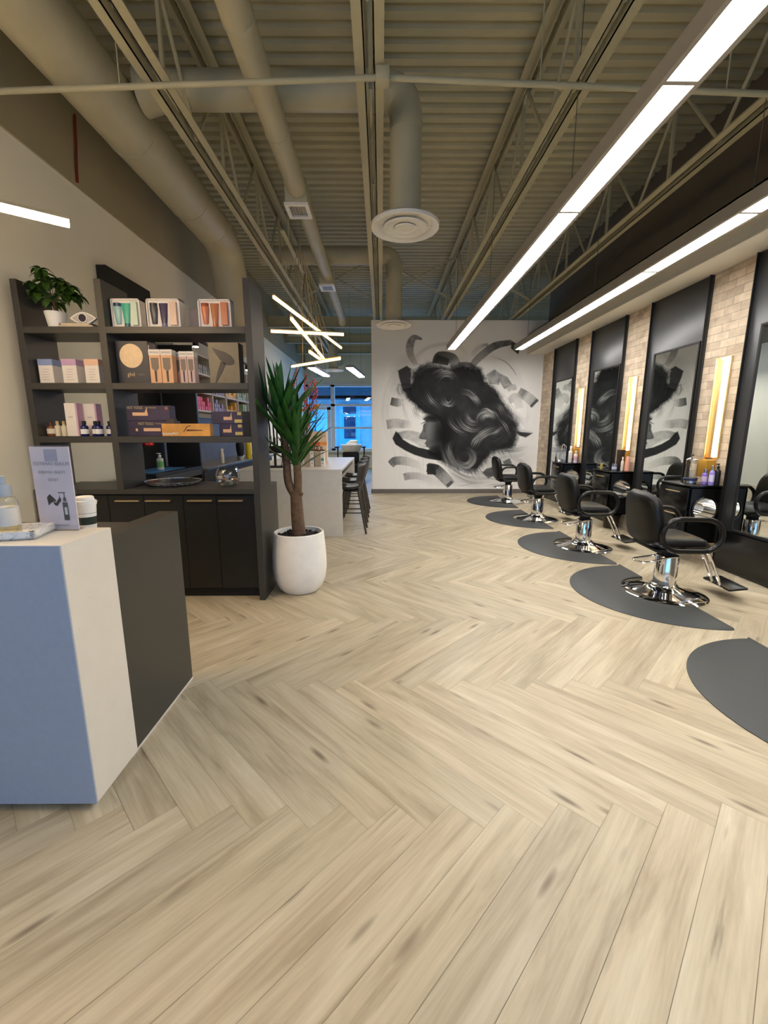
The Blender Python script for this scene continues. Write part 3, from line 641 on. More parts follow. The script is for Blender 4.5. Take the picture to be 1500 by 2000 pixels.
t = thing('curling_iron_stand', 'chrome dome stand holding an upright iron on the farthest cabinet', 'stand', (3.4, 8.2, ZC))
MB().lathe([(.05, 0), (.05, .01), (.035, .04), (0, .055)], (3.4, 8.2, ZC), 20).build('dome', M_CHROME, t)
MB().cyl((3.345, 8.22, ZC), (3.345, 8.22, ZC + .09), .014).build('iron_handle', M_INK, t); MB().cyl((3.345, 8.22, ZC + .09), (3.345, 8.22, ZC + .25), .011).build('iron_barrel', M_CHROME, t)
t = thing('waste_bin', 'dark bin on the floor under the middle styling cabinet', 'bin', (3.5, 6.35, 0))
MB().lathe([(.1, 0), (.12, .21), (.115, .21), (.095, .01), (0, .01)], (3.5, 6.35, 0), 24).build('bucket', mat('dark_wire_bin', lin(54, 46, 34), .5, .4, var=.3, scale=60), t); MB().lathe([(.124, .205), (.124, .215), (.112, .215), (.112, .205)], (3.5, 6.35, 0), 24).build('rim', M_INK, t)

# ================================================================== CHAIRS AND MATS
def make_chair(label):
    t = thing('styling_chair', label, 'chair', (0, 0, 0), 0, 'black styling chairs')
    MB().lathe([(.325, 0), (.34, .004), (.34, .014), (.325, .022), (.26, .036), (.17, .058), (.115, .08), (.105, .095), (0, .095)], seg=56).build('base', M_CHROME, t)
    MB().lathe([(.1, .09), (.103, .094), (.1, .1), (.092, .104), (.09, .36), (.086, .366), (.05, .366), (0, .366)], seg=40).build('pump_column', M_CHROME, t)
    MB().lathe([(.062, .36), (.062, .4), (.075, .41), (.075, .465), (0, .465)], seg=28).build('neck', M_INK, t)
    MB().tube(catmull([(-.07, .06, .345), (-.2, .055, .325), (-.27, .04, .318), (-.29, -.01, .316), (-.27, -.07, .316), (-.2, -.09, .322), (-.06, -.09, .36), (.02, -.098, .372)], 5), .008, 10).build('foot_lever', M_CHROME, t)
    MB().rbox((-.22, -.2, .44), (.2, .2, .465), .006).build('seat_plate', M_INK, t)
    b = MB().pillow(.50, .49, .11, 16, 6, 5).xf(lambda x, y, z: (x - .01, y, z + .515 - .02 * (x > .15) * (x - .15) / .1)); b.build('seat', M_VINYL, t, sharp=80)
    def bk(x, y, z):          # x -> width, y -> height, z -> thickness
        hh = y + .235; return (-.235 - hh * .13 + z * -1 + .42 * x * x, x * (1 - .1 * max(0, (y - .02)) / .2), .475 + hh)
    MB().pillow(.54, .47, .12, 18, 4.2, 6).xf(bk).build('backrest', M_VINYL, t, sharp=80)
    for s in (-1, 1):
        P = []; x0, x1, z0, z1 = -.23, .24, .475, .745; r = (z1 - z0) / 2
        for k in range(13): a = PI / 2 + PI * k / 12; P.append((x0 + r + r * math.cos(a), s * .285, z0 + r + r * math.sin(a)))
        for k in range(13): a = -PI / 2 + PI * k / 12; P.append((x1 - r + r * math.cos(a), s * .285, z0 + r + r * math.sin(a)))
        MB().tube(P, .021, 12, closed=True, flat=1.0, up=(0, 1, 0)).build('armrest', M_ARM, t, sharp=60)
        MB().tube([(0, s * .2, .455), (0, s * .285, .475)], .014, 8).build('arm_bracket', M_INK, t)
    f = MB().rbox((.44, -.17, .09), (.60, .17, .112), .01).xf(lambda x, y, z: (x, y, z + (x - .44) * .12)).build('footrest', M_ARM, t)
    b = MB()
    for s in (-1, 1): b.tube(catmull([(.14, s * .05, .445), (.27, s * .05, .43), (.33, s * .05, .36), (.45, s * .05, .11)], 4), .013, 10)
    b.tube([(.45, -.1, .1), (.45, .1, .1)], .01, 8); b.build('footrest_bars', M_CHROME, t)
    return t
CL = ['black styling chair nearest the camera, on the second mat from the right edge', 'black styling chair in front of the middle gold light, second nearest', 'black styling chair third from the camera, two short of the mural', 'black styling chair closest to the mural, farthest from the camera']
ch = make_chair(CL[0]); ch.location = (2.555, 3.66, .0)
for (x, y), l, r in zip([(2.55, 5.23), (2.59, 6.97), (2.62, 8.77)], CL[1:], (0, .03, -.03)): dup(ch, (x, y, 0), r, l)
ch.rotation_euler = (0, 0, math.radians(-4))
def make_mat(label):
    # D shape: straight edge on +x side, round cut-out for the chair base
    n = 40; out = []; L2, D = .775, .82
    for k in range(n + 1):
        a = PI / 2 + PI * k / n; e = 2.0; c, s = math.cos(a), math.sin(a)
        out.append((D * c * (1 if abs(c) > 0 else 1), L2 * s))
    cut = []; R = .36
    for k in range(25):
        a = -PI / 2 - PI * k / 24; cut.append((R * math.cos(a), R * math.sin(a)))
    poly = out + cut
    ring = [(x * 1.0, y) for x, y in poly]
    inner = []; m = len(poly)
    cx = -.3
    b = MB(); h = .018; v = []
    def off(i, d):
        p0, p1, p2 = Vector(poly[i - 1]), Vector(poly[i]), Vector(poly[(i + 1) % m])
        t = ((p1 - p0).normalized() + (p2 - p1).normalized()); t = t.normalized() if t.length > 1e-6 else (p2 - p1).normalized()
        nrm = Vector((-t.y, t.x)); return p1 + nrm * d
    O = [Vector(p) for p in poly]; I = [off(i, .05 if 0 < i < n else .006) for i in range(m)]
    v = [(p.x, p.y, 0) for p in O] + [(p.x, p.y, .004) for p in O] + [(p.x, p.y, h) for p in I]
    f = [(i, (i + 1) % m, m + (i + 1) % m, m + i) for i in range(m)] + [(m + i, m + (i + 1) % m, 2 * m + (i + 1) % m, 2 * m + i) for i in range(m)]
    b.add(v, f)
    # top as strips between outline and cut-out
    top = [(p.x, p.y, h) for p in I]; bmt = bmesh.new(); vs = [bmt.verts.new(p) for p in top]; fc = bmt.faces.new(vs); bmesh.ops.triangulate(bmt, faces=[fc]); bmt.verts.index_update()
    b.add([x.co[:] for x in bmt.verts], [[x.index for x in q.verts] for q in bmt.faces]); bmt.free()
    o = b.build('floor_mat', M_RUBBER); return tag(o, label, 'mat', 'charcoal salon mats')
ML = ['charcoal half-round floor mat cut off by the right edge, without a chair in view', 'charcoal half-round floor mat under the chair nearest the camera', 'charcoal half-round floor mat under the second nearest chair', 'charcoal half-round floor mat under the third chair', 'charcoal half-round floor mat under the chair closest to the mural']
m0 = make_mat(ML[0]); m0.location = (2.6, 2.02, .001)
for (x, y), l in zip([(2.61, 3.70), (2.60, 5.29), (2.59, 7.03), (2.62, 8.81)], ML[1:]):
    c = m0.copy(); C.objects.link(c); c.location = (x, y, .001); c['label'] = l

# ================================================================== RECEPTION DESK (front left)
t = thing('reception_desk', 'white quartz and charcoal reception desk in the left foreground', 'desk', (-1.7, 1.7, 0))
MB().rbox((-2.55, 1.424, .035), (-1.1, 1.7, 1.066), .002, 1).build('quartz_block', M_QUARTZ, t)
o = MB().rbox((-2.55, 1.418, .035), (-1.102, 1.4245, 1.0645), .001, 1).build('front_daylight_tint', mat('daylight_tinted_quartz', lin(152, 164, 182), .5, var=.03, scale=40), t); o['label'] = 'quartz front face with blue daylight put into its colour'  # white quartz front; blue daylight is put into this sheet's colour
MB().box((-2.5, 1.47, 0), (-1.16, 1.7, .035)).build('toe_kick', M_INK, t)
P = [(-2.55, 1.70), (-1.128, 1.70), (-1.128, 2.326), (-1.228, 2.326), (-1.228, 2.036), (-2.55, 2.036)]
MB().prism(P, .012, 1.016, 'xy').build('desk_body', M_CHAR, t, sharp=10)
MB().box((-1.226, 1.701, 0), (-1.1265, 2.328, .012)).box((-2.55, 1.71, 0), (-1.23, 2.03, .012)).build('base_trim', mat('pale_trim', lin(206, 202, 194), .5), t)
ZT = 1.0665
# sign
t = thing('sanitizer_sign', 'white notice with hand and pump bottle pictogram on the reception counter', 'sign', (-1.27, 1.64, ZT))
sx0, sx1, sy = -1.345, -1.195, 1.655
def lean(x, y, z): return (x, y - (z - ZT) * -.10, z)
MB().box((sx0, sy - .002, ZT + .004), (sx1, sy + .002, ZT + .325)).build('paper', mat('lilac_white_paper', lin(226, 214, 214), .6, var=.03, scale=8), t)
MB().box((sx0 - .004, sy - .006, ZT), (sx1 + .004, sy - .004, ZT + .33)).box((sx0 - .004, sy + .004, ZT), (sx1 + .004, sy + .006, ZT + .33)).box((sx0 - .004, sy - .02, ZT), (sx1 + .004, sy + .03, ZT + .004)).build('acrylic_holder', G_ACRYL, t)
m_pg = mat('pictogram_grey', lin(84, 78, 72), .6); m_tx = mat('show_through_grey', lin(178, 168, 170), .6)
b = MB(); y = sy - .0028; sc = lambda u, v: (sx0 + u * (sx1 - sx0), ZT + .325 * v)
def pg(pts): b.prism([sc(*p) for p in pts], y - .0004, y, 'xz')
pg([(.66, .12), (.80, .12), (.79, .34), (.66, .34)]); pg([(.69, .35), (.77, .35), (.76, .40), (.70, .40)]); pg([(.72, .40), (.74, .40), (.74, .45), (.72, .45)]); pg([(.58, .45), (.76, .45), (.76, .462), (.58, .462)]); pg([(.59, .395), (.615, .395), (.61, .43)])
b.build('bottle_pictogram', m_pg, t)
b = MB(); pg([(.28, .40), (.36, .44), (.50, .37), (.50, .345), (.44, .35), (.36, .33), (.30, .30)]); pg([(.42, .345), (.50, .335), (.60, .40), (.64, .385), (.64, .36), (.52, .295), (.46, .305)]); b.build('hand_pictogram', mat('pictogram_dark', lin(40, 36, 32), .6), t)
b = MB(); pg([(.70, .19), (.77, .19), (.77, .28), (.70, .28)]); b.xf(lambda x, yy, z: (x, yy - .0006, z)).build('bottle_label', mat('pictogram_pale', lin(206, 210, 204), .6), t)
b = MB(); pg([(.36, .83), (.68, .83), (.68, .97), (.36, .97)]); b.build('header_block', mat('soft_blue_grey', lin(176, 172, 184), .6), t)
for s_, v_, z_ in (('PLEASE SANITIZE', .80, .0185), ('YOUR HANDS', .70, .0165), ('HERE', .61, .0165)): text('show_through_text', s_, z_, ((sx0 + sx1) / 2, sy - .0032, ZT + .325 * v_), (PI / 2, 0, 0), m_tx, t, mirror=True)
MB().box((sx0 + .045, sy - .0034, ZT + .017), (sx0 + .115, sy - .0028, ZT + .022)).build('footer_print', m_tx, t)
# lidded cup behind the sign
t = thing('coffee_cup', 'white lidded paper cup standing behind the notice', 'cup', (-1.21, 1.72, ZT - .05))
cx, cy, cz = -1.235, 1.76, 1.0165
MB().lathe([(.028, 0), (.03, .002), (.04, .135), (0, .135)], (cx, cy, cz), 28).build('cup_body', M_WHITE, t)
MB().lathe([(.042, .133), (.043, .138), (.042, .15), (.036, .152), (.034, .165), (.03, .168), (0, .166)], (cx, cy, cz), 28).build('lid', M_WHITE, t)
MB().lathe([(.0335, .05), (.0338, .052), (.0372, .098), (.0374, .1)], (cx, cy, cz), 28).build('dark_mark', mat('dark_green_print', lin(34, 48, 40), .6), t)
# tray with two bottles
t = thing('tray', 'white marbled tray on the reception counter', 'tray', (-1.42, 1.56, ZT)); a = math.radians(14)
def tr(x, y, z): return (-1.25 + x * math.cos(a) - y * math.sin(a) - .0, 1.50 + x * math.sin(a) + y * math.cos(a), z)
b = MB().box((-.42, 0, ZT + .001), (0, .17, ZT + .007)).box((-.42, 0, ZT + .001), (0, .012, ZT + .03)).box((-.42, .158, ZT + .001), (0, .17, ZT + .03)).box((-.012, 0, ZT + .001), (0, .17, ZT + .03)).box((-.42, 0, ZT + .001), (-.408, .17, ZT + .03))
def marble():
    m = mat('veined_marble', lin(228, 226, 222), .3, var=.02); nt = m.node_tree; bb = nt.nodes['Principled BSDF']
    src = bb.inputs['Base Color'].links[0].from_socket; wv = nt.nodes.new('ShaderNodeTexWave'); wv.inputs['Scale'].default_value = 4; wv.inputs['Distortion'].default_value = 14; wv.inputs['Detail'].default_value = 3
    rp = nt.nodes.new('ShaderNodeValToRGB'); rp.color_ramp.elements[0].position = .0; rp.color_ramp.elements[0].color = (.8, .8, .8, 1); rp.color_ramp.elements[1].position = .04; rp.color_ramp.elements[1].color = (0, 0, 0, 1)
    mx = nt.nodes.new('ShaderNodeMixRGB'); mx.inputs[2].default_value = lin(96, 98, 104); nt.links.new(wv.outputs['Fac'], rp.inputs[0]); nt.links.new(rp.outputs[0], mx.inputs[0]); nt.links.new(src, mx.inputs[1]); nt.links.new(mx.outputs[0], bb.inputs['Base Color']); return m
b.xf(tr).build('tray_body', marble(), t)
for (lx, ly), l, hh in (((-.115, .085), 'clear pump bottle with grey cap on the marbled tray, right one', 1.0), ((-.2, .06), 'clear bottle with wide white label on the marbled tray, left one', 1.04)):
    x, y, z = tr(lx, ly, ZT + .0075); t = thing('sanitizer_bottle', l, 'bottle', (x, y, z))
    MB().lathe([(.034, 0), (.037, .004), (.037, .12 * hh), (.03, .137 * hh), (.016, .142 * hh), (.016, .15 * hh)], (x, y, z), 28).build('body', G_CLEAR, t)
    MB().lathe([(0, .003), (.034, .004), (.034, .06), (0, .06)], (x, y, z), 24).build('liquid', glass('pale_gel', (.93, .88, .72), .6), t)
    MB().lathe([(.024, .142 * hh), (.026, .146 * hh), (.026, .176 * hh), (.022, .184 * hh), (.011, .184 * hh), (.011, .215 * hh), (0, .215 * hh)], (x, y, z), 24).build('cap', mat('frosted_grey_cap', lin(178, 184, 190), .4), t)
    MB().lathe([(.0375, .035), (.0377, .037), (.0377, .1), (.0375, .102)], (x, y, z), 28).build('paper_label', mat('cream_label', lin(222, 216, 204), .6), t)

# ================================================================== RETAIL SHELF UNIT
SY0, SY1 = 3.52, 3.87; SX0, SX1 = -2.82, -1.005; ZS = (2.245, 1.825, 1.408); ZCN = .975
t = thing('shelf_unit', 'charcoal open retail shelf unit with base cabinets', 'shelf unit', (-1.95, 3.8, 0))
MB().rbox((SX0, SY0, ZCN), (SX0 + .05, SY1, 2.585), .002, 1).build('side_panel', M_CHAR, t)
MB().rbox((-2.186, SY0, ZCN), (-2.132, SY1, 2.585), .002, 1).build('divider', M_CHAR, t)
MB().rbox((SX1 - .052, SY0, ZCN), (SX1, SY1, 2.595), .002, 1).build('side_panel', M_CHAR, t)
for z in ZS: MB().rbox((SX0 + .05, SY0 + .001, z - .05), (SX1 - .052, SY1 - .004, z), .002, 1).build('shelf', M_CHAR, t)
MB().rbox((-2.88, SY0, ZCN - .04), (SX1 - .004, 4.1, ZCN), .002, 1).build('counter_top', M_CHAR, t)
MB().rbox((-1.062, SY0, 0), (-1.01, 4.1, ZCN - .04), .002, 1).build('end_panel', M_CHAR, t)
MB().rbox((-2.88, SY0, 0), (-2.83, 4.1, ZCN - .04), .002, 1).build('end_panel', M_CHAR, t)
MB().box((-2.83, 3.6, .09), (-1.062, 4.09, ZCN - .04)).build('carcass', M_CHARD, t)
MB().box((-2.83, 3.63, 0), (-1.062, 3.66, .09)).build('toe_kick', M_INK, t)
ds = [-2.83, -2.47, -2.12, -1.9, -1.70, -1.40, -1.062]
hx = [(-2.519, -2.377), (-2.24, -2.038), (-1.987, -1.776), (-1.635, -1.428), (-1.372, -1.17)]
for x0, x1, h in zip([-2.83, -2.31, -2.01, -1.68, -1.40], [-2.31, -2.01, -1.68, -1.40, -1.062], hx):
    d = MB().rbox((x0 + .002, 3.575, .095), (x1 - .002, 3.598, ZCN - .055), .002, 1).build('door', M_CHARD, t)
    MB().rbox((h[0], 3.545, .868), (h[1], 3.575, .879), .002, 1).build('handle', M_GOLD, d)

# ---- shelf contents
def carton(name, label, x0, x1, z0, z1, y0, depth, m, group=None, cat='box'):
    t = thing(name, label, cat, ((x0 + x1) / 2, y0 + depth / 2, z0), 0, group)
    MB().rbox((x0, y0, z0), (x1, y0 + depth, z1), .0015, 1).build('carton', m, t); return t
z = ZS[0] + .001
t = thing('money_tree_plant', 'small leafy plant in a white pot on the top shelf', 'potted plant', (-2.6, 3.66, z)); px, py = -2.6, 3.66
MB().lathe([(.052, 0), (.056, .003), (.077, .128), (.077, .132), (.07, .132), (.066, .1), (0, .1)], (px, py, z), 32).build('pot', M_WHITE, t)
MB().lathe([(.068, .108), (.03, .116), (0, .114)], (px, py, z), 24).build('soil', M_SOIL, t)
MB().tube(catmull([(px, py, z + .1), (px + .005, py, z + .16), (px - .005, py, z + .22)], 4), .012, 8).build('trunk', M_BARK, t)
b = MB(); rnd = random.Random(3)
XMIN = -2.72
def leaf(b, base, d, L, W, droop, n=6, fold=.25):
    d = Vector(d).normalized(); sd = d.cross(Vector((0, 0, 1)))
    sd = sd.normalized() if sd.length > .05 else Vector((1, 0, 0)); v = []; p = Vector(base); dd = d.copy()
    for i in range(n + 1):
        s = i / n; wd = W * math.sin(PI * min(1, s ** .8 * .97 + .03)) ** .8 / 2 + .0008; up = sd.cross(dd).normalized()
        v += [p - sd * wd + up * wd * fold, p, p + sd * wd + up * wd * fold]
        p = p + dd * (L / n); p.x = max(p.x, XMIN) if base[0] > -1.2 or base[0] < -2.3 else p.x; dd = (dd + Vector((0, 0, -droop / n))).normalized()
    f = []
    for i in range(n):
        for k in (0, 1): f.append((3 * i + k, 3 * i + k + 1, 3 * i + k + 4, 3 * i + k + 3))
    b.add(v, f)
for k in range(22):
    a = k * 2.4; el = -.1 + 1.5 * rnd.random(); ln = .10 + .11 * rnd.random()
    o = Vector((px - .01, py, z + .2 + .06 * rnd.random())); e = o + Vector((math.cos(a) * math.cos(el) * 1.15, math.sin(a) * math.cos(el) * .75, math.sin(el) * 1.05)) * ln
    e.x = max(e.x, -2.72); b.tube([o, (o + e) / 2 + Vector((0, 0, .015)), e], .002, 5)
    for q in range(6):
        aa = a + (q - 2.5) * .8 + rnd.uniform(-.2, .2); leaf(b, e, (math.cos(aa), math.sin(aa) * .8, rnd.uniform(-.5, .35)), rnd.uniform(.085, .125), .046, 1.5)
b.build('foliage', M_LEAF2, t, sharp=180)
# books and eye ornament
t = thing('book', 'cream closed book lying under the eye ornament, lower one', 'book', (-2.4, 3.64, z)); MB().rbox((-2.535, 3.57, z), (-2.262, 3.73, z + .018), .001, 1).build('cover', M_CARD, t); MB().box((-2.53, 3.568, z + .003), (-2.266, 3.6, z + .015)).build('pages', mat('book_pages', lin(220, 206, 170), .8), t)
t = thing('book', 'thin dark-spined book directly under the eye ornament', 'book', (-2.4, 3.64, z + .019)); MB().rbox((-2.525, 3.575, z + .019), (-2.275, 3.725, z + .036), .001, 1).build('cover', mat('mauve_cover', lin(120, 96, 100), .6), t); MB().box((-2.51, 3.573, z + .022), (-2.29, 3.6, z + .033)).build('pages', mat('book_pages', lin(220, 206, 170), .8), t)
ex, ez, ey = -2.366, z + .037 + .047, 3.64
t = thing('eye_ornament', 'white eye shaped ornament with dark violet pupil on the books', 'ornament', (ex, ey, z + .037))
def eye(sc): return [(ex + .105 * sc * c, ez + (.047 * sc if sg > 0 else -.047 * sc) * (1 - abs(c) ** 1.7)) for sg, rng in ((1, range(17)), (-1, range(1, 16))) for c in [(-1 + 2 * k / 16) * (1 if sg > 0 else -1) for k in rng]]
MB().prism(eye(1.0), ey - .012, ey + .012, 'xz').build('eye_rim', M_WHITE, t)
MB().prism(eye(.84), ey - .014, ey - .011, 'xz').build('eye_face', mat('grey_enamel', lin(190, 184, 174), .5), t)
MB().lathe([(.036, 0), (.036, .006), (.03, .008), (0, .008)], (ex, ey - .013, ez), 28, 'y').xf(lambda x, y, zz: (x, 2 * (ey - .013) - y, zz)).build('iris_ring', M_WHITE, t)
MB().lathe([(.029, 0), (.029, .011), (0, .011)], (ex, ey - .013, ez), 28, 'y').xf(lambda x, y, zz: (x, 2 * (ey - .013) - y, zz)).build('pupil', mat('violet_black', lin(34, 22, 48), .3), t)
# three gift kits
def kit(label, x0, x1, h, cols):
    z0 = ZS[0] + .001; y0 = 3.60; t = thing('gift_set', label, 'gift box', ((x0 + x1) / 2, 3.66, z0), 0, 'hair care gift sets on the top shelf')
    b = MB(); d = .085; q = .009
    b.box((x0, y0, z0), (x1, y0 + d, z0 + q)).box((x0, y0, z0 + h - q), (x1, y0 + d, z0 + h)).box((x0, y0, z0), (x0 + q, y0 + d, z0 + h)).box((x1 - q, y0, z0), (x1, y0 + d, z0 + h)).box((x0 + q, y0 + .012, z0 + q), (x1 - q, y0 + d, z0 + h - q))
    b.build('open_box', M_CARD, t); wd = (x1 - x0) / 3; m = [mat('kit_%02d_%02d_%02d' % tuple(int(c * 99) for c in k[:3]), k, .3, .0, .03) for k in cols]
    c = x0 + wd * .62; zz = z0 + .036; kc = y0 + .012
    o = MB().lathe([(.018, 0), (.022, .01), (.032, .11), (.03, .13), (0, .13)], (c, kc, zz), 20).xf(lambda x, y, z_: (x, kc + (y - kc) * .6, z_)).build('shampoo_bottle', m[0], t)
    MB().lathe([(.03, .13), (.03, .155), (0, .157)], (c, kc, zz), 20).xf(lambda x, y, z_: (x, kc + (y - kc) * .6, z_)).build('bottle_cap', m[1], o)
    c = x0 + wd * 1.5
    v = MB(); n = 16; ring = []
    for s, (wx, wy) in ((0, (.02, .016)), (.02, (.022, .018)), (.06, (.027, .016)), (.175, (.036, .003))):
        ring.append([(c + wx * math.cos(2 * PI * k / n), kc + wy * .8 * math.sin(2 * PI * k / n), z0 + .03 + s * .92) for k in range(n)])
    v.add([p for r in ring for p in r], [(i * n + k, i * n + (k + 1) % n, (i + 1) * n + (k + 1) % n, (i + 1) * n + k) for i in range(3) for k in range(n)] + [tuple(range(n - 1, -1, -1)), tuple(range(3 * n, 4 * n))])
    o = v.build('product_tube', m[2], t); MB().lathe([(.022, 0), (.022, .025), (0, .025)], (c, kc, z0 + .015), 16).xf(lambda x, y, z_: (x, kc + (y - kc) * .8, z_)).build('tube_cap', m[3], o)
    MB().rbox((x0 + wd * 2.1, y0 - .008, z0 + .026), (x0 + wd * 2.72, y0 + .03, z0 + h - .022), .002, 1).build('product_carton', m[4], t)
kit('white gift set with mint green tube, leftmost of the three sets', -2.122, -1.895, .222, [lin(150, 190, 186), lin(24, 70, 96), lin(70, 178, 150), lin(20, 100, 110), lin(190, 210, 188)])
kit('white gift set with dark violet tube, middle of the three sets', -1.845, -1.585, .222, [lin(70, 66, 70), lin(44, 42, 46), lin(62, 50, 84), lin(120, 110, 150), lin(206, 176, 156)])
kit('white gift set with copper products, rightmost of the three sets', -1.44, -1.185, .218, [lin(206, 120, 76), lin(150, 70, 30), lin(184, 116, 74), lin(200, 110, 60), lin(200, 120, 80)])
carton('product_box', 'plain grey box between the middle and right gift sets', -1.545, -1.46, ZS[0] + .001, ZS[0] + .17, 3.68, .08, mat('grey_violet_card', lin(120, 112, 116), .6))
# second shelf
z = ZS[1] + .001
for (x0, x1), c, l in (((-2.755, -2.64), lin(140, 156, 196), 'white and pale blue carton, left of three on the second shelf'), ((-2.565, -2.45), lin(196, 160, 190), 'white and lilac carton, middle of three on the second shelf'), ((-2.385, -2.272), lin(232, 190, 160), 'white and peach carton, right of three on the second shelf')):
    t = carton('product_box', l, x0, x1, z, z + .19, 3.6, .1, M_CARD, 'pastel topped cartons on the second shelf')
    MB().rbox((x0 - .0012, 3.599, z + .142), (x1 + .0012, 3.702, z + .191), .001, 1).build('coloured_top', mat('tint_top_%d' % int(c[2] * 99), c, .6), t)
    b = MB()
    for k in range(5): b.box((x0 + .03, 3.5993, z + .03 + k * .02), (x1 - .03 - .008 * (k % 2), 3.5999, z + .034 + k * .02))
    b.build('printed_lines', mat('pale_print', lin(190, 178, 170), .7), t)
m_navy = mat('navy_satin_box', lin(40, 44, 56), .35, var=.05)
t = carton('product_box', 'navy box with a large gold disc on the second shelf', -2.12, -1.865, z, z + .328, 3.6, .13, m_navy)
MB().lathe([(.092, 0), (.092, .0015), (0, .0015)], (-2.0, 3.5985, z + .215), 48, 'y').xf(lambda x, y, zz: (x, 2 * 3.5985 - y, zz)).build('gold_disc', mat('pale_gold_foil', lin(206, 184, 150), .4, .2, .08, 30), t)
m_gt = mat('gold_ink', lin(206, 182, 140), .4); text('logo_text', 'ghd', .042, (-2.015, 3.5985, z + .073), (PI / 2, 0, 0), m_gt, t, sx=1.0); text('logo_text', 'helios', .024, (-1.935, 3.5985, z + .073), (PI / 2, 0, 0), mat('dim_ink', lin(110, 104, 96), .5), t)
MB().box((-1.8648, 3.61, z + .06), (-1.8642, 3.62, z + .3)).build('foil_stripe', M_STEEL, t)
def brush_box(label, x0, x1, h, c, c2, y0=3.6, grp=None):
    t = carton('brush_box', label, x0, x1, z, z + h, y0, .075, mat('card_%02d%02d%02d' % tuple(int(k * 99) for k in c[:3]), c, .55, var=.02), 'paddle brush boxes on the second shelf')
    MB().rbox((x0 - .0008, y0 - .0008, z + h * .84), (x1 + .0008, y0 + .0758, z + h + .0008), .0006, 1).build('white_top', M_CARD, t)
    xc = (x0 + x1) / 2; s = (x1 - x0) / .094; b = MB()
    b.prism([(xc - .03 * s, z + h * .45), (xc + .03 * s, z + h * .45), (xc + .032 * s, z + h * .76), (xc - .032 * s, z + h * .76)], y0 - .0022, y0 - .0002, 'xz')
    b.prism([(xc - .028 * s, z + h * .45), (xc - .008 * s, z + h * .38), (xc + .008 * s, z + h * .38), (xc + .028 * s, z + h * .45)], y0 - .0022, y0 - .0002, 'xz')
    b.build('brush_print', mat('brush_grey', lin(130, 118, 104), .6), t)
    MB().prism([(xc - .009 * s, z + h * .38), (xc - .007 * s, z + h * .06), (xc + .007 * s, z + h * .06), (xc + .009 * s, z + h * .38)], y0 - .0022, y0 - .0002, 'xz').build('handle_print', mat('brush_handle_' + str(int(c2[0] * 99)), c2, .6), t)
    text('logo_text', 'WOOD', .022 * s, (xc, y0 - .0015, z + h * .915), (PI / 2, 0, 0), mat('grey_ink', lin(120, 112, 104), .6), t)
c1, c2 = lin(226, 176, 132), lin(206, 176, 164)
brush_box('peach paddle brush box beside the navy box, left of the front peach pair', -1.862, -1.772, .264, c1, lin(70, 62, 56))
brush_box('peach paddle brush box, right of the front peach pair', -1.768, -1.678, .264, c1, lin(70, 62, 56))
brush_box('peach paddle brush box standing half hidden behind the peach pair', -1.73, -1.65, .26, c1, lin(70, 62, 56), 3.69)
brush_box('pinkish paddle brush box, left of the pink pair', -1.62, -1.563, .25, c2, lin(60, 40, 70))
brush_box('pinkish paddle brush box, right of the pink pair', -1.56, -1.503, .25, c2, lin(60, 40, 70))
t = carton('dryer_box', 'taupe box printed with a black hair dryer on the second shelf', -1.372, -1.148, z, z + .315, 3.6, .0, M_CARD) if False else thing('dryer_box', 'taupe box printed with a black hair dryer on the second shelf', 'box', (-1.25, 3.65, z))
MB().rbox((-1.385, 3.603, z), (-1.142, 3.72, z + .318), .001, 1).build('carton', M_INK, t)
MB().box((-1.384, 3.6, z + .001), (-1.143, 3.603, z + .317)).build('front_print', mat('taupe_print', lin(128, 116, 90), .45), t)
b = MB(); D = lambda u, v: (-1.384 + .241 * u, z + .318 * v)
b.prism([D(*p) for p in [(.12, .88), (.3, .83), (.55, .77), (.75, .68), (.85, .57), (.84, .49), (.72, .45), (.52, .47), (.36, .6), (.2, .78)]], 3.5975, 3.6, 'xz'); b.prism([D(*p) for p in [(.40, .55), (.56, .49), (.44, .3), (.2, .02), (.17, .03), (.27, .3)]], 3.5975, 3.6, 'xz')
b.build('dryer_print', mat('dryer_black', lin(50, 42, 32), .4), t); text('logo_text', 'ghd', .03, (-1.262, 3.5985, z + .042), (PI / 2, 0, 0), mat('amber_ink', lin(170, 120, 60), .5), t)
# third shelf
z = ZS[2] + .001
def jarb(name, label, x, r, h, c, lc, capc, grp, y=3.62):
    t = bottle(name, label, 'bottle', x, y, z, r, h, c, capc=capc, label_col=lc, neck=.45, group=grp)
jarb('amber_bottle', 'square shouldered amber bottle with cream label, left end of the third shelf', -2.734, .032, .115, lin(120, 72, 40), lin(226, 212, 190), mat('brown_cap', lin(70, 40, 26), .5), None)
jarb('serum_bottle', 'slim cream bottle beside the amber bottle, left of two', -2.68, .022, .122, lin(220, 208, 176), None, mat('tan_cap', lin(200, 170, 110), .5), 'slim cream bottles')
jarb('serum_bottle', 'slim cream bottle beside the white and pink carton, right of two', -2.626, .022, .122, lin(220, 208, 176), None, mat('tan_cap', lin(200, 170, 110), .5), 'slim cream bottles')
m_pk = mat('pink_card', lin(206, 164, 186), .6)
for (x0, x1, y0), l in (((-2.592, -2.505, 3.6), 'tall white and pink carton, front one on the third shelf'), ((-2.49, -2.4, 3.68), 'tall white and pink carton, back one behind the blue bottles')):
    t = carton('tall_carton', l, x0, x1, z, z + .265, y0, .075, M_CARD, 'white and pink cartons'); MB().rbox((x1, y0, z), (x1 + .014, y0 + .075, z + .266), .001, 1).build('pink_side', m_pk, t)
    MB().box((x0 + .025, y0 - .0006, z + .15), (x1 - .025, y0, z + .158)).build('printed_line', mat('pale_print', lin(190, 178, 170), .7), t)
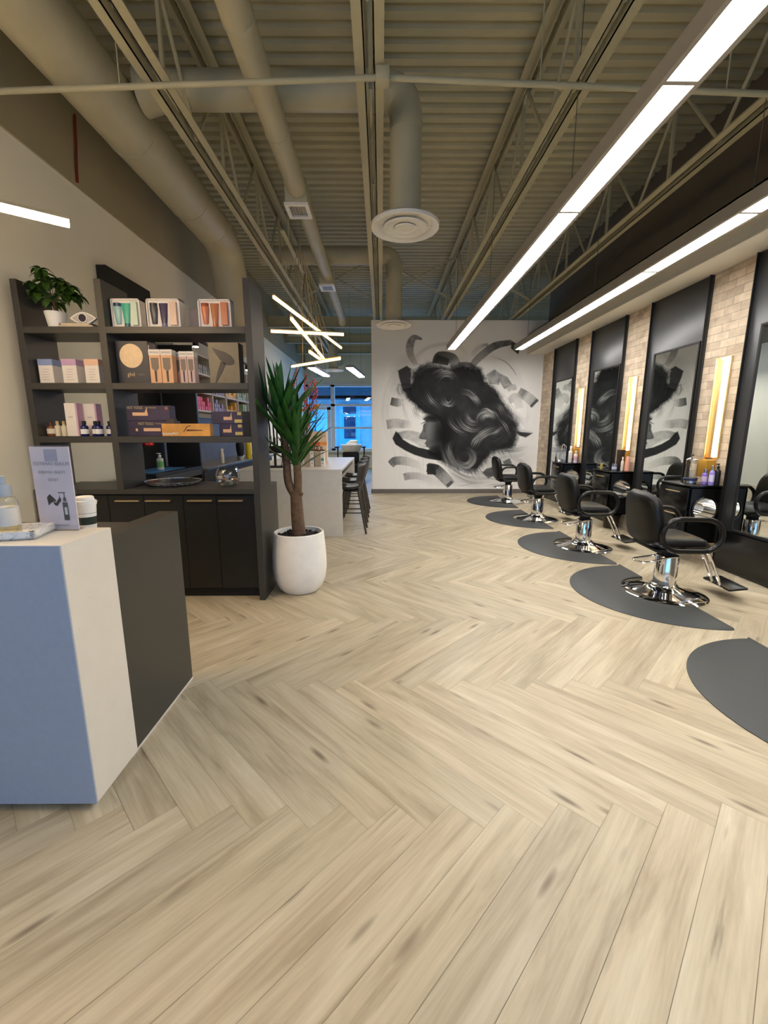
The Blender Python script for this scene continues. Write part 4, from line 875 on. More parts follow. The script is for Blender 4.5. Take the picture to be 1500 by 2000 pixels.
for x, yy, l in ((-2.447, 3.6, 'dark blue bottle with white label, leftmost of four'), (-2.385, 3.65, 'dark blue bottle standing back, second from left of four'), (-2.328, 3.6, 'dark blue bottle with white label, third from left of four'), (-2.266, 3.65, 'dark blue bottle standing back, rightmost of four')):
    t = thing('blue_bottle', l, 'bottle', (x, yy, z), 0, 'blue bottles on the third shelf'); m = mat('cobalt_bottle', lin(26, 32, 92), .2, var=.05)
    MB().lathe([(.027, 0), (.029, .003), (.029, .075), (.022, .086), (.013, .09), (.013, .096)], (x, yy, z), 24).build('body', m, t); MB().lathe([(.016, .094), (.016, .122), (.0, .124)], (x, yy, z), 20).build('cap', M_INK, t)
    MB().lathe([(.0295, .018), (.0297, .02), (.0297, .055), (.0295, .057)], (x, yy, z), 24).build('paper_label', M_WHITE, t)
m_pur = mat('dark_purple_box', lin(52, 40, 70), .4, var=.35, scale=6); m_sal = mat('salmon_print', lin(222, 176, 136), .5); m_yel = mat('pale_gold_ink', lin(190, 176, 120), .5)
def iron_print(t, x, y, zz, L, flip=True):
    b = MB().box((x, y - .0012, zz), (x + L, y, zz + .026))
    if flip: b.prism([(x + L * .8, zz + .026), (x + L * .98, zz + .026), (x + L * .96, zz + .066), (x + L * .9, zz + .05)], y - .0012, y, 'xz')
    b.build('iron_print', m_sal, t)
t = carton('hot_tool_box', 'long dark purple box on top of the other, left side of the third shelf', -2.085, -1.735, z + .125, z + .247, 3.6, .1, m_pur, 'purple hot tool boxes'); text('title_text', 'HOT TOOLS', .03, (-2.08, 3.5985, z + .228), (PI / 2, 0, 0), m_yel, t, align='LEFT', sx=.75); text('title_text', 'PROFESSIONAL', .013, (-1.93, 3.5985, z + .228), (PI / 2, 0, 0), m_yel, t, align='LEFT'); iron_print(t, -2.04, 3.6, z + .165, .125)
MB().lathe([(.012, 0), (.012, .001), (0, .001)], (-1.76, 3.599, z + .225), 20, 'y').build('round_badge', mat('copper_badge', lin(170, 104, 56), .5), t)
t = carton('hot_tool_box', 'long dark purple box underneath, left side of the third shelf', -2.085, -1.7, z, z + .124, 3.598, .1, m_pur, 'purple hot tool boxes'); text('title_text', 'HOT TOOLS', .03, (-2.0, 3.5965, z + .1), (PI / 2, 0, 0), m_yel, t, align='LEFT', sx=.75); text('title_text', 'PROFESSIONAL', .013, (-1.86, 3.5965, z + .1), (PI / 2, 0, 0), m_yel, t, align='LEFT'); iron_print(t, -1.96, 3.598, z + .04, .14, False); MB().box((-2.025, 3.5968, z + .04), (-2.008, 3.598, z + .062)).build('tip_print', m_sal, t)
t = carton('orange_box', 'orange gold box lying in front of the purple boxes', -1.775, -1.385, z, z + .1, 3.525, .068, mat('orange_gold_card', lin(206, 150, 72), .4, .15, .2, 9))
text('logo_text', 'BaBylissPRO', .026, (-1.77, 3.5236, z + .02), (PI / 2, 0, 0), M_WHITE, t, align='LEFT', sx=.95); b = MB().tube(catmull([(-1.6, 3.5242, z + .035), (-1.57, 3.5242, z + .075), (-1.54, 3.5242, z + .085)], 5), .003, 6).prism([(-1.58, z + .04), (-1.45, z + .044), (-1.44, z + .05), (-1.57, z + .055)], 3.5235, 3.525, 'xz'); b.build('styler_print', mat('brown_ink', lin(90, 56, 30), .5), t)
t = carton('small_box', 'little dark box sitting on the left end of the orange box', -1.735, -1.672, z + .101, z + .141, 3.53, .05, mat('small_dark_box', lin(66, 52, 48), .4))
for (x0, x1, z0, z1), l in (((-1.405, -1.09, z + .101, z + .2), 'purple hot tool box on top, right end of the third shelf'), ((-1.345, -1.09, z, z + .1), 'purple hot tool box below, right end of the third shelf')):
    t = carton('hot_tool_box', l, x0, x1, z0, z1, 3.62, .1, m_pur, 'purple hot tool boxes'); MB().box((x1 - .058, 3.6193, z0), (x1 + .0008, 3.7207, z1 - .0005)).build('black_end', M_INK, t)
    iron_print(t, x0 + .1 if x0 < -1.4 else x0 + .03, 3.62, z0 + .03, .07); MB().box((x1 - .125, 3.6185, z0 + .008), (x1 - .064, 3.6195, z0 + .035)).box((x1 - .1, 3.6185, z0 + .07), (x1 - .068, 3.6195, z0 + .095)).build('yellow_label', mat('yellow_print', lin(200, 176, 96), .5), t)
# on the counter
t = thing('silver_tray', 'round silver mosaic tray on the shelf unit counter', 'tray', (-1.875, 3.86, ZCN)); z = ZCN + .001
def mosaic():
    m = bpy.data.materials.new('silver_mosaic'); m.use_nodes = True; nt = m.node_tree; b = nt.nodes['Principled BSDF']; b.inputs['Roughness'].default_value = .3; b.inputs['Metallic'].default_value = .0
    vo = nt.nodes.new('ShaderNodeTexVoronoi'); vo.inputs['Scale'].default_value = 48; tc = nt.nodes.new('ShaderNodeTexCoord'); nt.links.new(tc.outputs['Object'], vo.inputs['Vector'])
    rp = nt.nodes.new('ShaderNodeValToRGB'); e = rp.color_ramp.elements; e[0].position = .3; e[0].color = (.3, .24, .2, 1); e[1].position = .6; e[1].color = (.95, .9, .84, 1)
    nt.links.new(vo.outputs['Color'], rp.inputs[0]); nt.links.new(rp.outputs[0], b.inputs['Base Color'])
    bp = nt.nodes.new('ShaderNodeBump'); bp.inputs['Strength'].default_value = 1; bp.inputs['Distance'].default_value = .03; nt.links.new(vo.outputs['Distance'], bp.inputs['Height']); nt.links.new(bp.outputs[0], b.inputs['Normal']); return m
MB().lathe([(.17, 0), (.2, .008), (.236, .036), (.232, .038), (.19, .016), (0, .014)], (-1.875, 3.85, z), 56).build('dish', mosaic(), t)
MB().lathe([(.237, .034), (.238, .04), (.231, .04), (.231, .036)], (-1.875, 3.85, z), 56).build('rim', M_STEEL, t)
t = thing('glass_bowl', 'clear round glass bowl with little packets on the counter', 'bowl', (-1.33, 3.78, z))
MB().lathe([(.045, .003), (.075, .02), (.098, .06), (.1, .1), (.088, .14), (.07, .165), (.074, .168), (.092, .142), (.104, .1), (.102, .058), (.08, .016), (.045, 0), (0, 0)], (-1.345, 3.74, z), 40).build('glass_globe', G_CLEAR, t)
rn = random.Random(5)
for k in range(12):
    x, y, zz = -1.345 + rn.uniform(-.055, .055), 3.74 + rn.uniform(-.05, .05), z + .03 + .055 * k / 12
    c = [lin(210, 206, 204), lin(216, 150, 120), lin(150, 144, 150), lin(200, 176, 160)][k % 4]; R = Matrix.Rotation(rn.uniform(0, 6), 3, Vector((rn.random(), rn.random(), rn.random())).normalized()); o = Vector((x, y, zz))
    b = MB().pillow(.05, .035, .012, 4, 4).xf(lambda a, bb, cc: tuple(o + R @ Vector((a, bb, cc)))); q = b.build('wrapped_sweet', mat('wrap_%d' % (k % 4), c, .3)); tag(q, 'little foil packet inside the round glass bowl', 'packet', 'packets in the glass bowl')

# ================================================================== DRACAENA IN WHITE POT
px, py = -.755, 3.80
t = thing('potted_dracaena', 'tall dracaena in a big white pot beside the shelf unit', 'potted plant', (px, py, 0))
MB().lathe([(.14, 0), (.165, .004), (.2, .04), (.232, .12), (.245, .22), (.243, .34), (.228, .52), (.224, .55), (.216, .556), (.206, .552), (.2, .5), (0, .5)], (px, py, 0), 64).build('pot', M_POT, t)
b = MB().lathe([(.204, .512), (.12, .525), (0, .53)], (px, py, 0), 40); rn = random.Random(2)
for k in range(60):
    a, r = rn.uniform(0, 6.28), .18 * rn.random() ** .5; b.ball((px + r * math.cos(a), py + r * math.sin(a), .525), rn.uniform(.008, .018), seg=6)
b.build('soil', M_SOIL, t)
fork = (px - .012, py, .92)
tr_ = MB().tube(catmull([(px + .005, py, .5), (px - .005, py, .65), (px - .01, py, .8), fork], 5), [.062 - .012 * i / 15 for i in range(16)], 14)
tr_.tube(catmull([(px - .02, py, .88), (px - .075, py, 1.0), (px - .085, py, 1.2), (px - .1, py + .01, 1.42), (px - .12, py + .01, 1.55)], 5), [.04 - .014 * i / 20 for i in range(21)], 12)
tr_.tube(catmull([(px, py, .86), (px + .012, py - .01, 1.05), (px + .005, py - .01, 1.2), (px, py - .01, 1.38), (px + .005, py - .01, 1.5)], 5), [.038 - .01 * i / 20 for i in range(21)], 12)
tr_.ball((px + .035, py - .02, .9), .022).ball((px - .03, py - .03, .86), .02)
tr_.build('trunk', M_BARK, t)
XMIN = -.985
def crown(c, zs, n, seed, L0, L1, W):
    b = MB(); rn = random.Random(seed)
    for k in range(n):
        f = k / n; a = k * 2.39996 + rn.uniform(-.2, .2); el = math.radians(48 + 40 * f + rn.uniform(-18, 8)); z = zs[0] + (zs[1] - zs[0]) * f
        L = L0 + (L1 - L0) * rn.random(); L *= (.8 + .3 * math.sin(PI * min(1, f + .2)))
        leaf(b, (c[0], c[1], z), (math.cos(a) * math.cos(el), math.sin(a) * math.cos(el), math.sin(el)), L, W * rn.uniform(.8, 1.15), .35 * (1 - f) + .05, 7, .35)
    return b
crown((px - .115, py + .01), (1.38, 1.62), 42, 4, .42, .6, .06).build('leaf_crown', M_LEAF, t, sharp=180)
crown((px + .005, py - .01), (1.10, 1.48), 48, 9, .36, .52, .056).build('leaf_crown', M_LEAF, t, sharp=180)

# ================================================================== ISLAND, STOOLS AND WHAT STANDS ON IT
t = thing('island_counter', 'white waterfall island counter behind the dracaena', 'counter', (-1.2, 7.2, 0))
MB().rbox((-1.95, 5.80, .905), (-.54, 8.56, .94), .002, 1).build('counter_top', M_QUARTZI, t)
MB().rbox((-1.95, 5.80, 0), (-.54, 5.835, .904), .002, 1).build('waterfall_panel', M_QUARTZI, t); MB().rbox((-1.95, 8.525, 0), (-.54, 8.56, .904), .002, 1).build('waterfall_panel', M_QUARTZI, t)
MB().box((-1.92, 5.84, .0), (-.9, 8.52, .9)).build('carcass', M_CHARD, t)
MB().box((-.9, 5.84, .82), (-.58, 8.52, .902)).build('apron', M_CHARD, t)
M_STOOL = mat('dark_brown_leather', lin(40, 37, 33), .4, var=.1, scale=60); M_LEG = mat('dark_stained_wood', lin(58, 51, 42), .55, var=.2, scale=30)
def stool(label):
    t = thing('bar_stool', label, 'stool', (0, 0, 0), 0, 'bar stools at the island'); b = MB(); v = []; n, m = 14, 12   # faces -x
    prof = catmull([(-.2, .655), (-.12, .64), (.02, .635), (.13, .655), (.175, .72), (.2, .83), (.215, .94), (.222, 1.0)], 2); N = len(prof)
    for s in (0, 1):
        for i, (x, z) in enumerate(prof):
            f = i / (N - 1); w_ = .215 * (1 - .25 * max(0, f - .55) / .45) * (1 - .35 * max(0, f - .93) / .07)
            for j in range(m + 1):
                u = 2 * j / m - 1; wrap = (.05 + .05 * f) * abs(u) ** 2.5
                dx = -wrap if f > .5 else 0; dz = wrap if f <= .5 else wrap * .2
                if f <= .5: dx, dz = 0, wrap * .6
                th = .018 * (1 if s else -1) * (1 - abs(u) ** 8 * .6); nx, nz = (.0, 1) if f < .4 else (-1, .15)
                v.append((x + dx + nx * th, u * w_, z + dz + nz * th))
    M_ = m + 1; f_ = []
    for i in range(N - 1):
        for j in range(m):
            q = (i * M_ + j, i * M_ + j + 1, (i + 1) * M_ + j + 1, (i + 1) * M_ + j); f_.append(q); f_.append(tuple(k + N * M_ for k in q[::-1]))
    for i in range(N - 1):
        for j in (0, m): f_.append((i * M_ + j, (i + 1) * M_ + j, (i + 1) * M_ + j + N * M_, i * M_ + j + N * M_))
    for i in (0, N - 1):
        for j in range(m): f_.append((i * M_ + j, i * M_ + j + 1, i * M_ + j + 1 + N * M_, i * M_ + j + N * M_))
    b.add(v, f_); b.build('seat_shell', M_STOOL, t, sharp=60)
    L = {}
    for sx in (-1, 1):
        for sy in (-1, 1):
            p, q = (.02 + sx * .1, sy * .12, .615), (.02 + sx * .21, sy * .21, 0.0); L[sx, sy] = (p, q); MB().tube([q, p], [.014, .019], 10).build('leg', M_LEG, t)
    b = MB()
    def at(k, z): p, q = L[k]; f = (p[2] - z) / p[2]; return (p[0] + (q[0] - p[0]) * f, p[1] + (q[1] - p[1]) * f, z)
    for a, c, z in (((-1, -1), (-1, 1), .22), ((1, -1), (1, 1), .27), ((-1, -1), (1, -1), .3), ((-1, 1), (1, 1), .3)): b.tube([at(a, z), at(c, z)], .008, 8)
    b.build('foot_rail', M_INK, t); MB().rbox((-.09, -.13, .6), (.13, .13, .622), .004).build('seat_support', M_INK, t)
    return t
st = stool('dark leather bar stool at the near end of the island, closest to the camera'); st.location = (-.45, 6.16, 0)
for y, l in ((6.95, 'dark leather bar stool in the middle of the island'), (7.75, 'dark leather bar stool at the far end of the island')): dup(st, (-.45, y, 0), 0, l)
z = .941
m_tan = mat('taupe_box_side', lin(176, 158, 134), .6)
for (x0, x1, y0), c, l in (((-1.12, -.98, 6.22), lin(160, 158, 200), 'white product box with lilac band standing on the island, left one'), ((-.965, -.83, 6.22), lin(70, 150, 140), 'white product box with teal band standing on the island, right one')):
    t = carton('retail_box', l, x0 + .085, x1, z, z + .225, y0, .13, M_CARD); MB().box((x0, y0 + .004, z), (x0 + .085, y0 + .126, z + .224)).build('side_panel', m_tan, t)
    MB().box((x0 + .09, y0 - .001, z + .085), (x1 - .004, y0, z + .125)).build('colour_band', mat('band_%d' % int(c[0] * 99), c, .5), t)
    b = MB().ball((x1 - .025, y0 - .0005, z + .05), .008, .001, .008, 8).ball((x1 - .025, y0 - .0005, z + .19), .008, .001, .008, 8); b.build('dot_print', m_pg, t)
t = thing('display_box', 'large cream dotted box with red and orange band at the back of the island', 'box', (-1.06, 7.4, z))
MB().rbox((-1.26, 7.35, z), (-.93, 7.5, z + .5), .002, 1).build('carton', mat('cream_peach_card', lin(236, 212, 182), .6), t)
MB().box((-1.26, 7.348, z + .27), (-1.05, 7.35, z + .33)).build('red_band', mat('coral_red', lin(214, 96, 72), .5), t); MB().box((-1.05, 7.348, z + .27), (-.93, 7.35, z + .33)).build('orange_band', mat('bright_orange', lin(240, 160, 80), .5), t)
b = MB()
for i in range(7):
    for zz in (.42, .18, .1): b.box((-1.24 + .045 * i, 7.3485, z + zz), (-1.228 + .045 * i, 7.35, z + zz + .014))
b.build('dot_print', m_pg, t)
t = thing('coiled_hose', 'brown coiled cord lying on top of the white island boxes', 'cord', (-.98, 6.28, z + .225))
P = [(-1.09 + .2 * k / 60 + .035 * math.cos(k * .75), 6.29 + .03 * math.sin(k * .4), z + .263 + .034 * math.sin(k * .75)) for k in range(61)]
MB().tube(catmull(P, 2), .0062, 8).build('cord', mat('brown_cord', lin(86, 54, 40), .4), t)
MB().tube([(-.89, 6.29, z + .235), (-.83, 6.27, z + .235)], .008, 8).build('plug', M_INK, t)
# flower arrangement
t = thing('flower_arrangement', 'red and orange dried flower arrangement in a glass vase behind the dracaena', 'flowers', (-1.22, 6.75, z)); vx, vy = -1.23, 6.75
MB().lathe([(.06, 0), (.065, .005), (.07, .2), (.055, .32), (.06, .36), (.055, .36), (.05, .32), (.064, .2), (.06, .01), (0, .01)], (vx, vy, z), 28).build('vase', mat('smoke_white_vase', lin(220, 214, 206), .3), t)
b = MB(); rn = random.Random(8); heads = []
for k in range(16):
    e = (vx + .02 + rn.uniform(-.12, .22), vy + rn.uniform(-.12, .12), z + rn.uniform(.75, 1.42)); b.tube(catmull([(vx, vy, z + .02), (vx + (e[0] - vx) * .25, vy, z + .45), e], 4), .004, 5); heads.append(e)
b.build('stems', mat('plum_stem', lin(96, 48, 44), .6), t)
b = MB(); b2 = MB()
for k, e in enumerate(heads):
    if k % 4 == 0:
        for q in range(7): b2.ball((e[0] + rn.uniform(-.03, .03), e[1] + rn.uniform(-.03, .03), e[2] + rn.uniform(-.03, .03)), .022, seg=8)
    else:
        for q in range(9): b.ball((e[0] + rn.uniform(-.03, .03), e[1] + rn.uniform(-.03, .03), e[2] - q * .028), .015, seg=6)
b.build('red_blooms', mat('coral_bloom', lin(206, 78, 72), .6, var=.25), t); b2.build('orange_blooms', mat('orange_bloom', lin(226, 140, 60), .6, var=.2), t)

# shampoo basin and chair at the back glazing
t = thing('wash_station', 'white wash basin with black chair in front of the back windows', 'wash station', (-.88, 12.6, 0)); bx, by = -.88, 12.6
b = MB().lathe([(.14, .8), (.2, .82), (.26, .9), (.31, 1.02), (.325, 1.06), (.31, 1.065), (.28, 1.02), (.2, .9), (0, .88)], (bx, by, 0), 36); b.build('basin', M_WHITE, t)
MB().rbox((bx - .16, by - .12, 0), (bx + .16, by + .2, .82), .02).build('pedestal', M_CHARD, t)
MB().rbox((bx - .26, by - .75, .42), (bx + .26, by - .2, .54), .04).build('seat', M_VINYL, t); MB().rbox((bx - .24, by - .28, .5), (bx + .24, by - .16, .86), .04).build('backrest', M_VINYL, t)
for s in (-1, 1):
    MB().rbox((bx + s * .38 - .05, by - .6, .98), (bx + s * .38 + .05, by - .1, 1.02), .012).build('armrest', M_INK, t); MB().tube([(bx + s * .38, by - .15, .98), (bx + s * .38, by - .15, .02)], .02, 10).build('arm_post', M_INK, t)
MB().rbox((bx - .24, by - .7, 0.0), (bx + .24, by - .3, .42), .02).build('base_box', M_INK, t)
t = thing('folded_towels', 'white towel heap lying on the rim of the wash basin', 'towel', (bx, by + .1, 1.066))
b = MB()
for k in range(4): b.pillow(.34, .2, .035, 8, 4).xf(lambda x, y, zz: (x, y, zz)) if False else b.add(*(lambda q: ([(x + bx + .02 * k, y + by + .2, zz + 1.09 + .026 * k) for x, y, zz in q.v], q.f))(MB().pillow(.36 - .04 * k, .22, .04, 8, 4)))
b.build('towel_stack', M_WHITE, t)

# ================================================================== LEFT WALL: dispensary behind the shelf unit
o = MB().box((XL + .001, 4.74, 0), (-2.8, 5.59, 3.11)).build('wall_cladding', M_CHARD); tag(o, 'dark cladding panel on the left wall behind the shelf unit', 'wall panel')
t = thing('sink_counter', 'dark open-sided counter against the left wall behind the shelf unit', 'counter', (-2.58, 4.9, 0))
MB().rbox((-2.74, 4.42, .975), (-2.33, 5.58, 1.01), .002, 1).build('counter_top', M_CHARD, t); MB().box((-2.36, 4.42, .9), (-2.33, 5.58, .974)).build('apron', M_CHAR, t); MB().box((-2.74, 4.42, 0), (-2.33, 4.45, .974)).build('end_panel', M_CHAR, t); MB().box((-2.36, 5.1, 0), (-2.33, 5.13, .9)).build('leg', M_CHAR, t)
o = MB().rbox((-2.78, 5.6, 0), (-2.35, 5.64, 2.5), .002, 1).build('partition', M_CHARD); o2 = tag(o, 'dark tall partition standing behind the shelf unit, left of the colour rack', 'partition')
t = thing('colour_counter', 'dark counter with a pale edge along the left wall under the colour rack', 'counter', (-2.6, 6.8, 0))
MB().box((XL + .005, 5.65, 0), (-2.34, 9.2, .93)).build('base_cabinet', M_CHAR, t); MB().rbox((XL + .005, 5.65, .93), (-2.3, 9.22, .965), .002, 1).build('counter_top', mat('grey_stone_top', lin(120, 116, 108), .35), t); MB().box((-2.302, 5.65, .934), (-2.297, 9.22, .962)).build('front_edge', M_STEEL, t)
MB().box((XL + .004, 5.65, .966), (XL + .012, 9.2, 1.66)).build('backsplash', mat('grey_slate', lin(92, 88, 82), .5, var=.15, scale=6), t)
t = thing('colour_rack', 'wall rack with bays full of hair colour boxes, seen through the shelf unit', 'rack', (-2.75, 7.2, 1.66))
b = MB(); rz = [1.66, 1.74, 2.0, 2.26, 2.52]; ry = [5.65, 6.23, 6.82, 7.41, 8.0, 8.6, 9.2]
for z in rz[1:]: b.box((XL + .005, ry[0], z - .012), (-2.6, ry[-1], z + .012))
for y in ry: b.box((XL + .005, y - .014, rz[1]), (-2.6, y + .014, rz[-1]))
b.build('frame', mat('pale_rack_frame', lin(190, 184, 172), .5), t); MB().box((XL + .005, ry[0], rz[1]), (XL + .012, ry[-1], rz[-1])).build('back_panel', M_INK, t)
cols = [[lin(214, 90, 110), lin(150, 140, 170), lin(222, 168, 60), lin(150, 176, 140)], [lin(206, 84, 106), lin(150, 140, 172), lin(228, 180, 60), lin(160, 180, 150)], [lin(120, 120, 120), lin(200, 190, 200), lin(230, 84, 76), lin(226, 90, 84)]]
cn = [['crimson', 'slate violet', 'ochre', 'sage'], ['rose pink', 'lilac grey', 'yellow', 'pale green'], ['steel grey', 'pale mauve', 'red', 'coral']]; rn = random.Random(11); cache = {}
for r in range(3):
    for k in range(4):
        g = cn[r][k] + ' colour boxes in the rack'; m = mat('tube_%d%d' % (r, k), cols[r][k], .45, var=.02)
        for c in range(7):
            H = rn.choice([1, 2, 2, 3]) if r < 2 else 2
            for s in range(H):
                key = (r, k)
                if key not in cache:
                    q = MB().rbox((-.09, -.03, 0), (.0, .03, .062), .003, 1).build('colour_box', m); cache[key] = q
                else: q = cache[key].copy(); C.objects.link(q)
                q.location = (-2.615 + rn.uniform(-.01, 0), ry[k + 1] + .055 + .078 * c, rz[r + 1] + .0125 + .064 * s)
                tag(q, '%s hair colour box among identical ones in the wall rack' % cn[r][k], 'box', g)
t = thing('track_light', 'small track light with glowing heads above the colour rack', 'spot light', (-2.3, 6.5, 2.56))
MB().box((-2.33, 5.5, 2.56), (-2.29, 8.0, 2.585)).build('track', M_INK, t); 
for q in (5.8, 7.6): MB().tube([(-2.31, q, 2.575), (XL + .002, q, 2.575)], .008, 8).build('wall_arm', M_INK, t)
for y in (5.62, 6.1, 7.7):
    h = MB().cyl((-2.31, y, 2.56), (-2.31, y, 2.485), .035).build('lamp_head', M_INK, t); MB().lathe([(.03, 0), (.03, .006), (0, .006)], (-2.31, y, 2.478), 20).build('lamp_face', E_SPOT, h)
t = thing('fire_extinguisher', 'red fire extinguisher hung on the dark wall behind the shelf unit', 'fire extinguisher', (-2.72, 5.05, 1.28)); 
MB().lathe([(.05, 0), (.062, .01), (.062, .33), (.045, .38), (.02, .4), (.02, .42), (0, .42)], (-2.72, 5.05, 1.28), 24).build('cylinder', mat('fire_red', lin(206, 24, 20), .3, coat=.3), t); MB().lathe([(.0628, .14), (.063, .142), (.063, .3), (.0628, .302)], (-2.72, 5.05, 1.28), 24).build('paper_label', M_CARD, t)
MB().rbox((-2.74, 5.0, 1.69), (-2.7, 5.11, 1.72), .004).build('valve', M_INK, t); MB().box((-2.8, 5.03, 1.4), (-2.78, 5.07, 1.6)).build('wall_bracket', M_INK, t)
z = 1.011
o = MB().rbox((-2.72, 4.47, z), (-2.4, 5.25, z + .006), .002, 1).build('towel_mat', mat('blue_cloth', lin(44, 110, 170), .8, var=.2, scale=40)); tag(o, 'blue mat on the dark counter under the soap bottle', 'mat')
bottle('soap_bottle', 'clear pump soap bottle with green label on the blue mat', 'bottle', -2.5, 4.86, z + .0065, .036, .19, lin(190, 200, 190), pump=True, label_col=lin(110, 170, 90))
z = .966
bottle('lotion_bottle', 'slim white bottle on the pale edged counter, left of the grinder', 'bottle', -2.45, 6.62, z, .03, .22, lin(226, 218, 204), neck=.7)
t = thing('coffee_grinder', 'black grinder with steel base on the pale edged counter', 'grinder', (-2.42, 7.4, z)); MB().lathe([(.06, 0), (.06, .06), (.05, .07), (0, .07)], (-2.42, 7.4, z), 24).build('steel_base', M_STEEL, t); MB().lathe([(.05, .07), (.065, .16), (.07, .26), (.05, .3), (0, .3)], (-2.42, 7.4, z), 24).build('hopper', M_INK, t)
bottle('lotion_bottle', 'white bottle standing behind the black grinder', 'bottle', -2.46, 7.56, z, .035, .38, lin(224, 216, 204), neck=.8)
t = thing('yellow_can', 'bright yellow can at the right end of the pale edged counter', 'can', (-2.38, 7.72, z)); MB().lathe([(.045, 0), (.047, .004), (.047, .3), (.043, .305), (0, .305)], (-2.38, 7.72, z), 24).build('body', mat('bright_yellow', lin(226, 200, 30), .4), t); MB().lathe([(.044, .3), (.048, .302), (.048, .312), (.044, .313)], (-2.38, 7.72, z), 24).build('rim', M_STEEL, t)
# wall rack with hand dryers left of the island
t = thing('dryer_stand', 'black appliance stand with looped bars and hanging cords left of the island', 'stand', (-1.52, 6.15, .94)); x, y, z = -1.52, 6.15, .941
MB().rbox((x - .12, y - .1, z), (x + .12, y + .1, z + .02), .006).build('base', M_INK, t); MB().cyl((x, y, z + .02), (x, y, z + .42), .018).build('post', M_INK, t)
MB().rbox((x - .13, y - .1, z + .2), (x + .22, y + .12, z + .3), .03).build('tray_top', M_INK, t)
b = MB()
for dx in (-.08, .02, .12): b.tube(catmull([(x + dx, y - .08, z + .3), (x + dx, y - .1, z + .62), (x + dx, y, z + .7), (x + dx, y + .08, z + .55), (x + dx, y + .08, z + .3)], 5), .012, 8)
b.build('loop_bar', M_INK, t)
b = MB()
for dx in (.12, .17): b.tube(catmull([(x + dx, y - .1, z + .2), (x + dx + .01, y - .13, z + .1), (x + dx - .01, y - .12, z + .02)], 4), .006, 6)
b.build('hanging_cord', M_INK, t)
# exit sign by the back windows
t = thing('exit_sign', 'small green and white exit sign high near the back windows', 'sign', (-2.3, 16.9, 3.45)); MB().rbox((-2.5, 16.9, 3.4), (-2.1, 16.96, 3.62), .01).build('housing', M_WHITE, t); text('exit_text', 'EXIT', .15, (-2.3, 16.898, 3.51), (PI / 2, 0, 0), mat('exit_green', lin(40, 170, 140), .5), t)
MB().box((-2.32, 16.92, 3.62), (-2.28, 17, 3.66)).build('wall_bracket', M_WHITE, t)

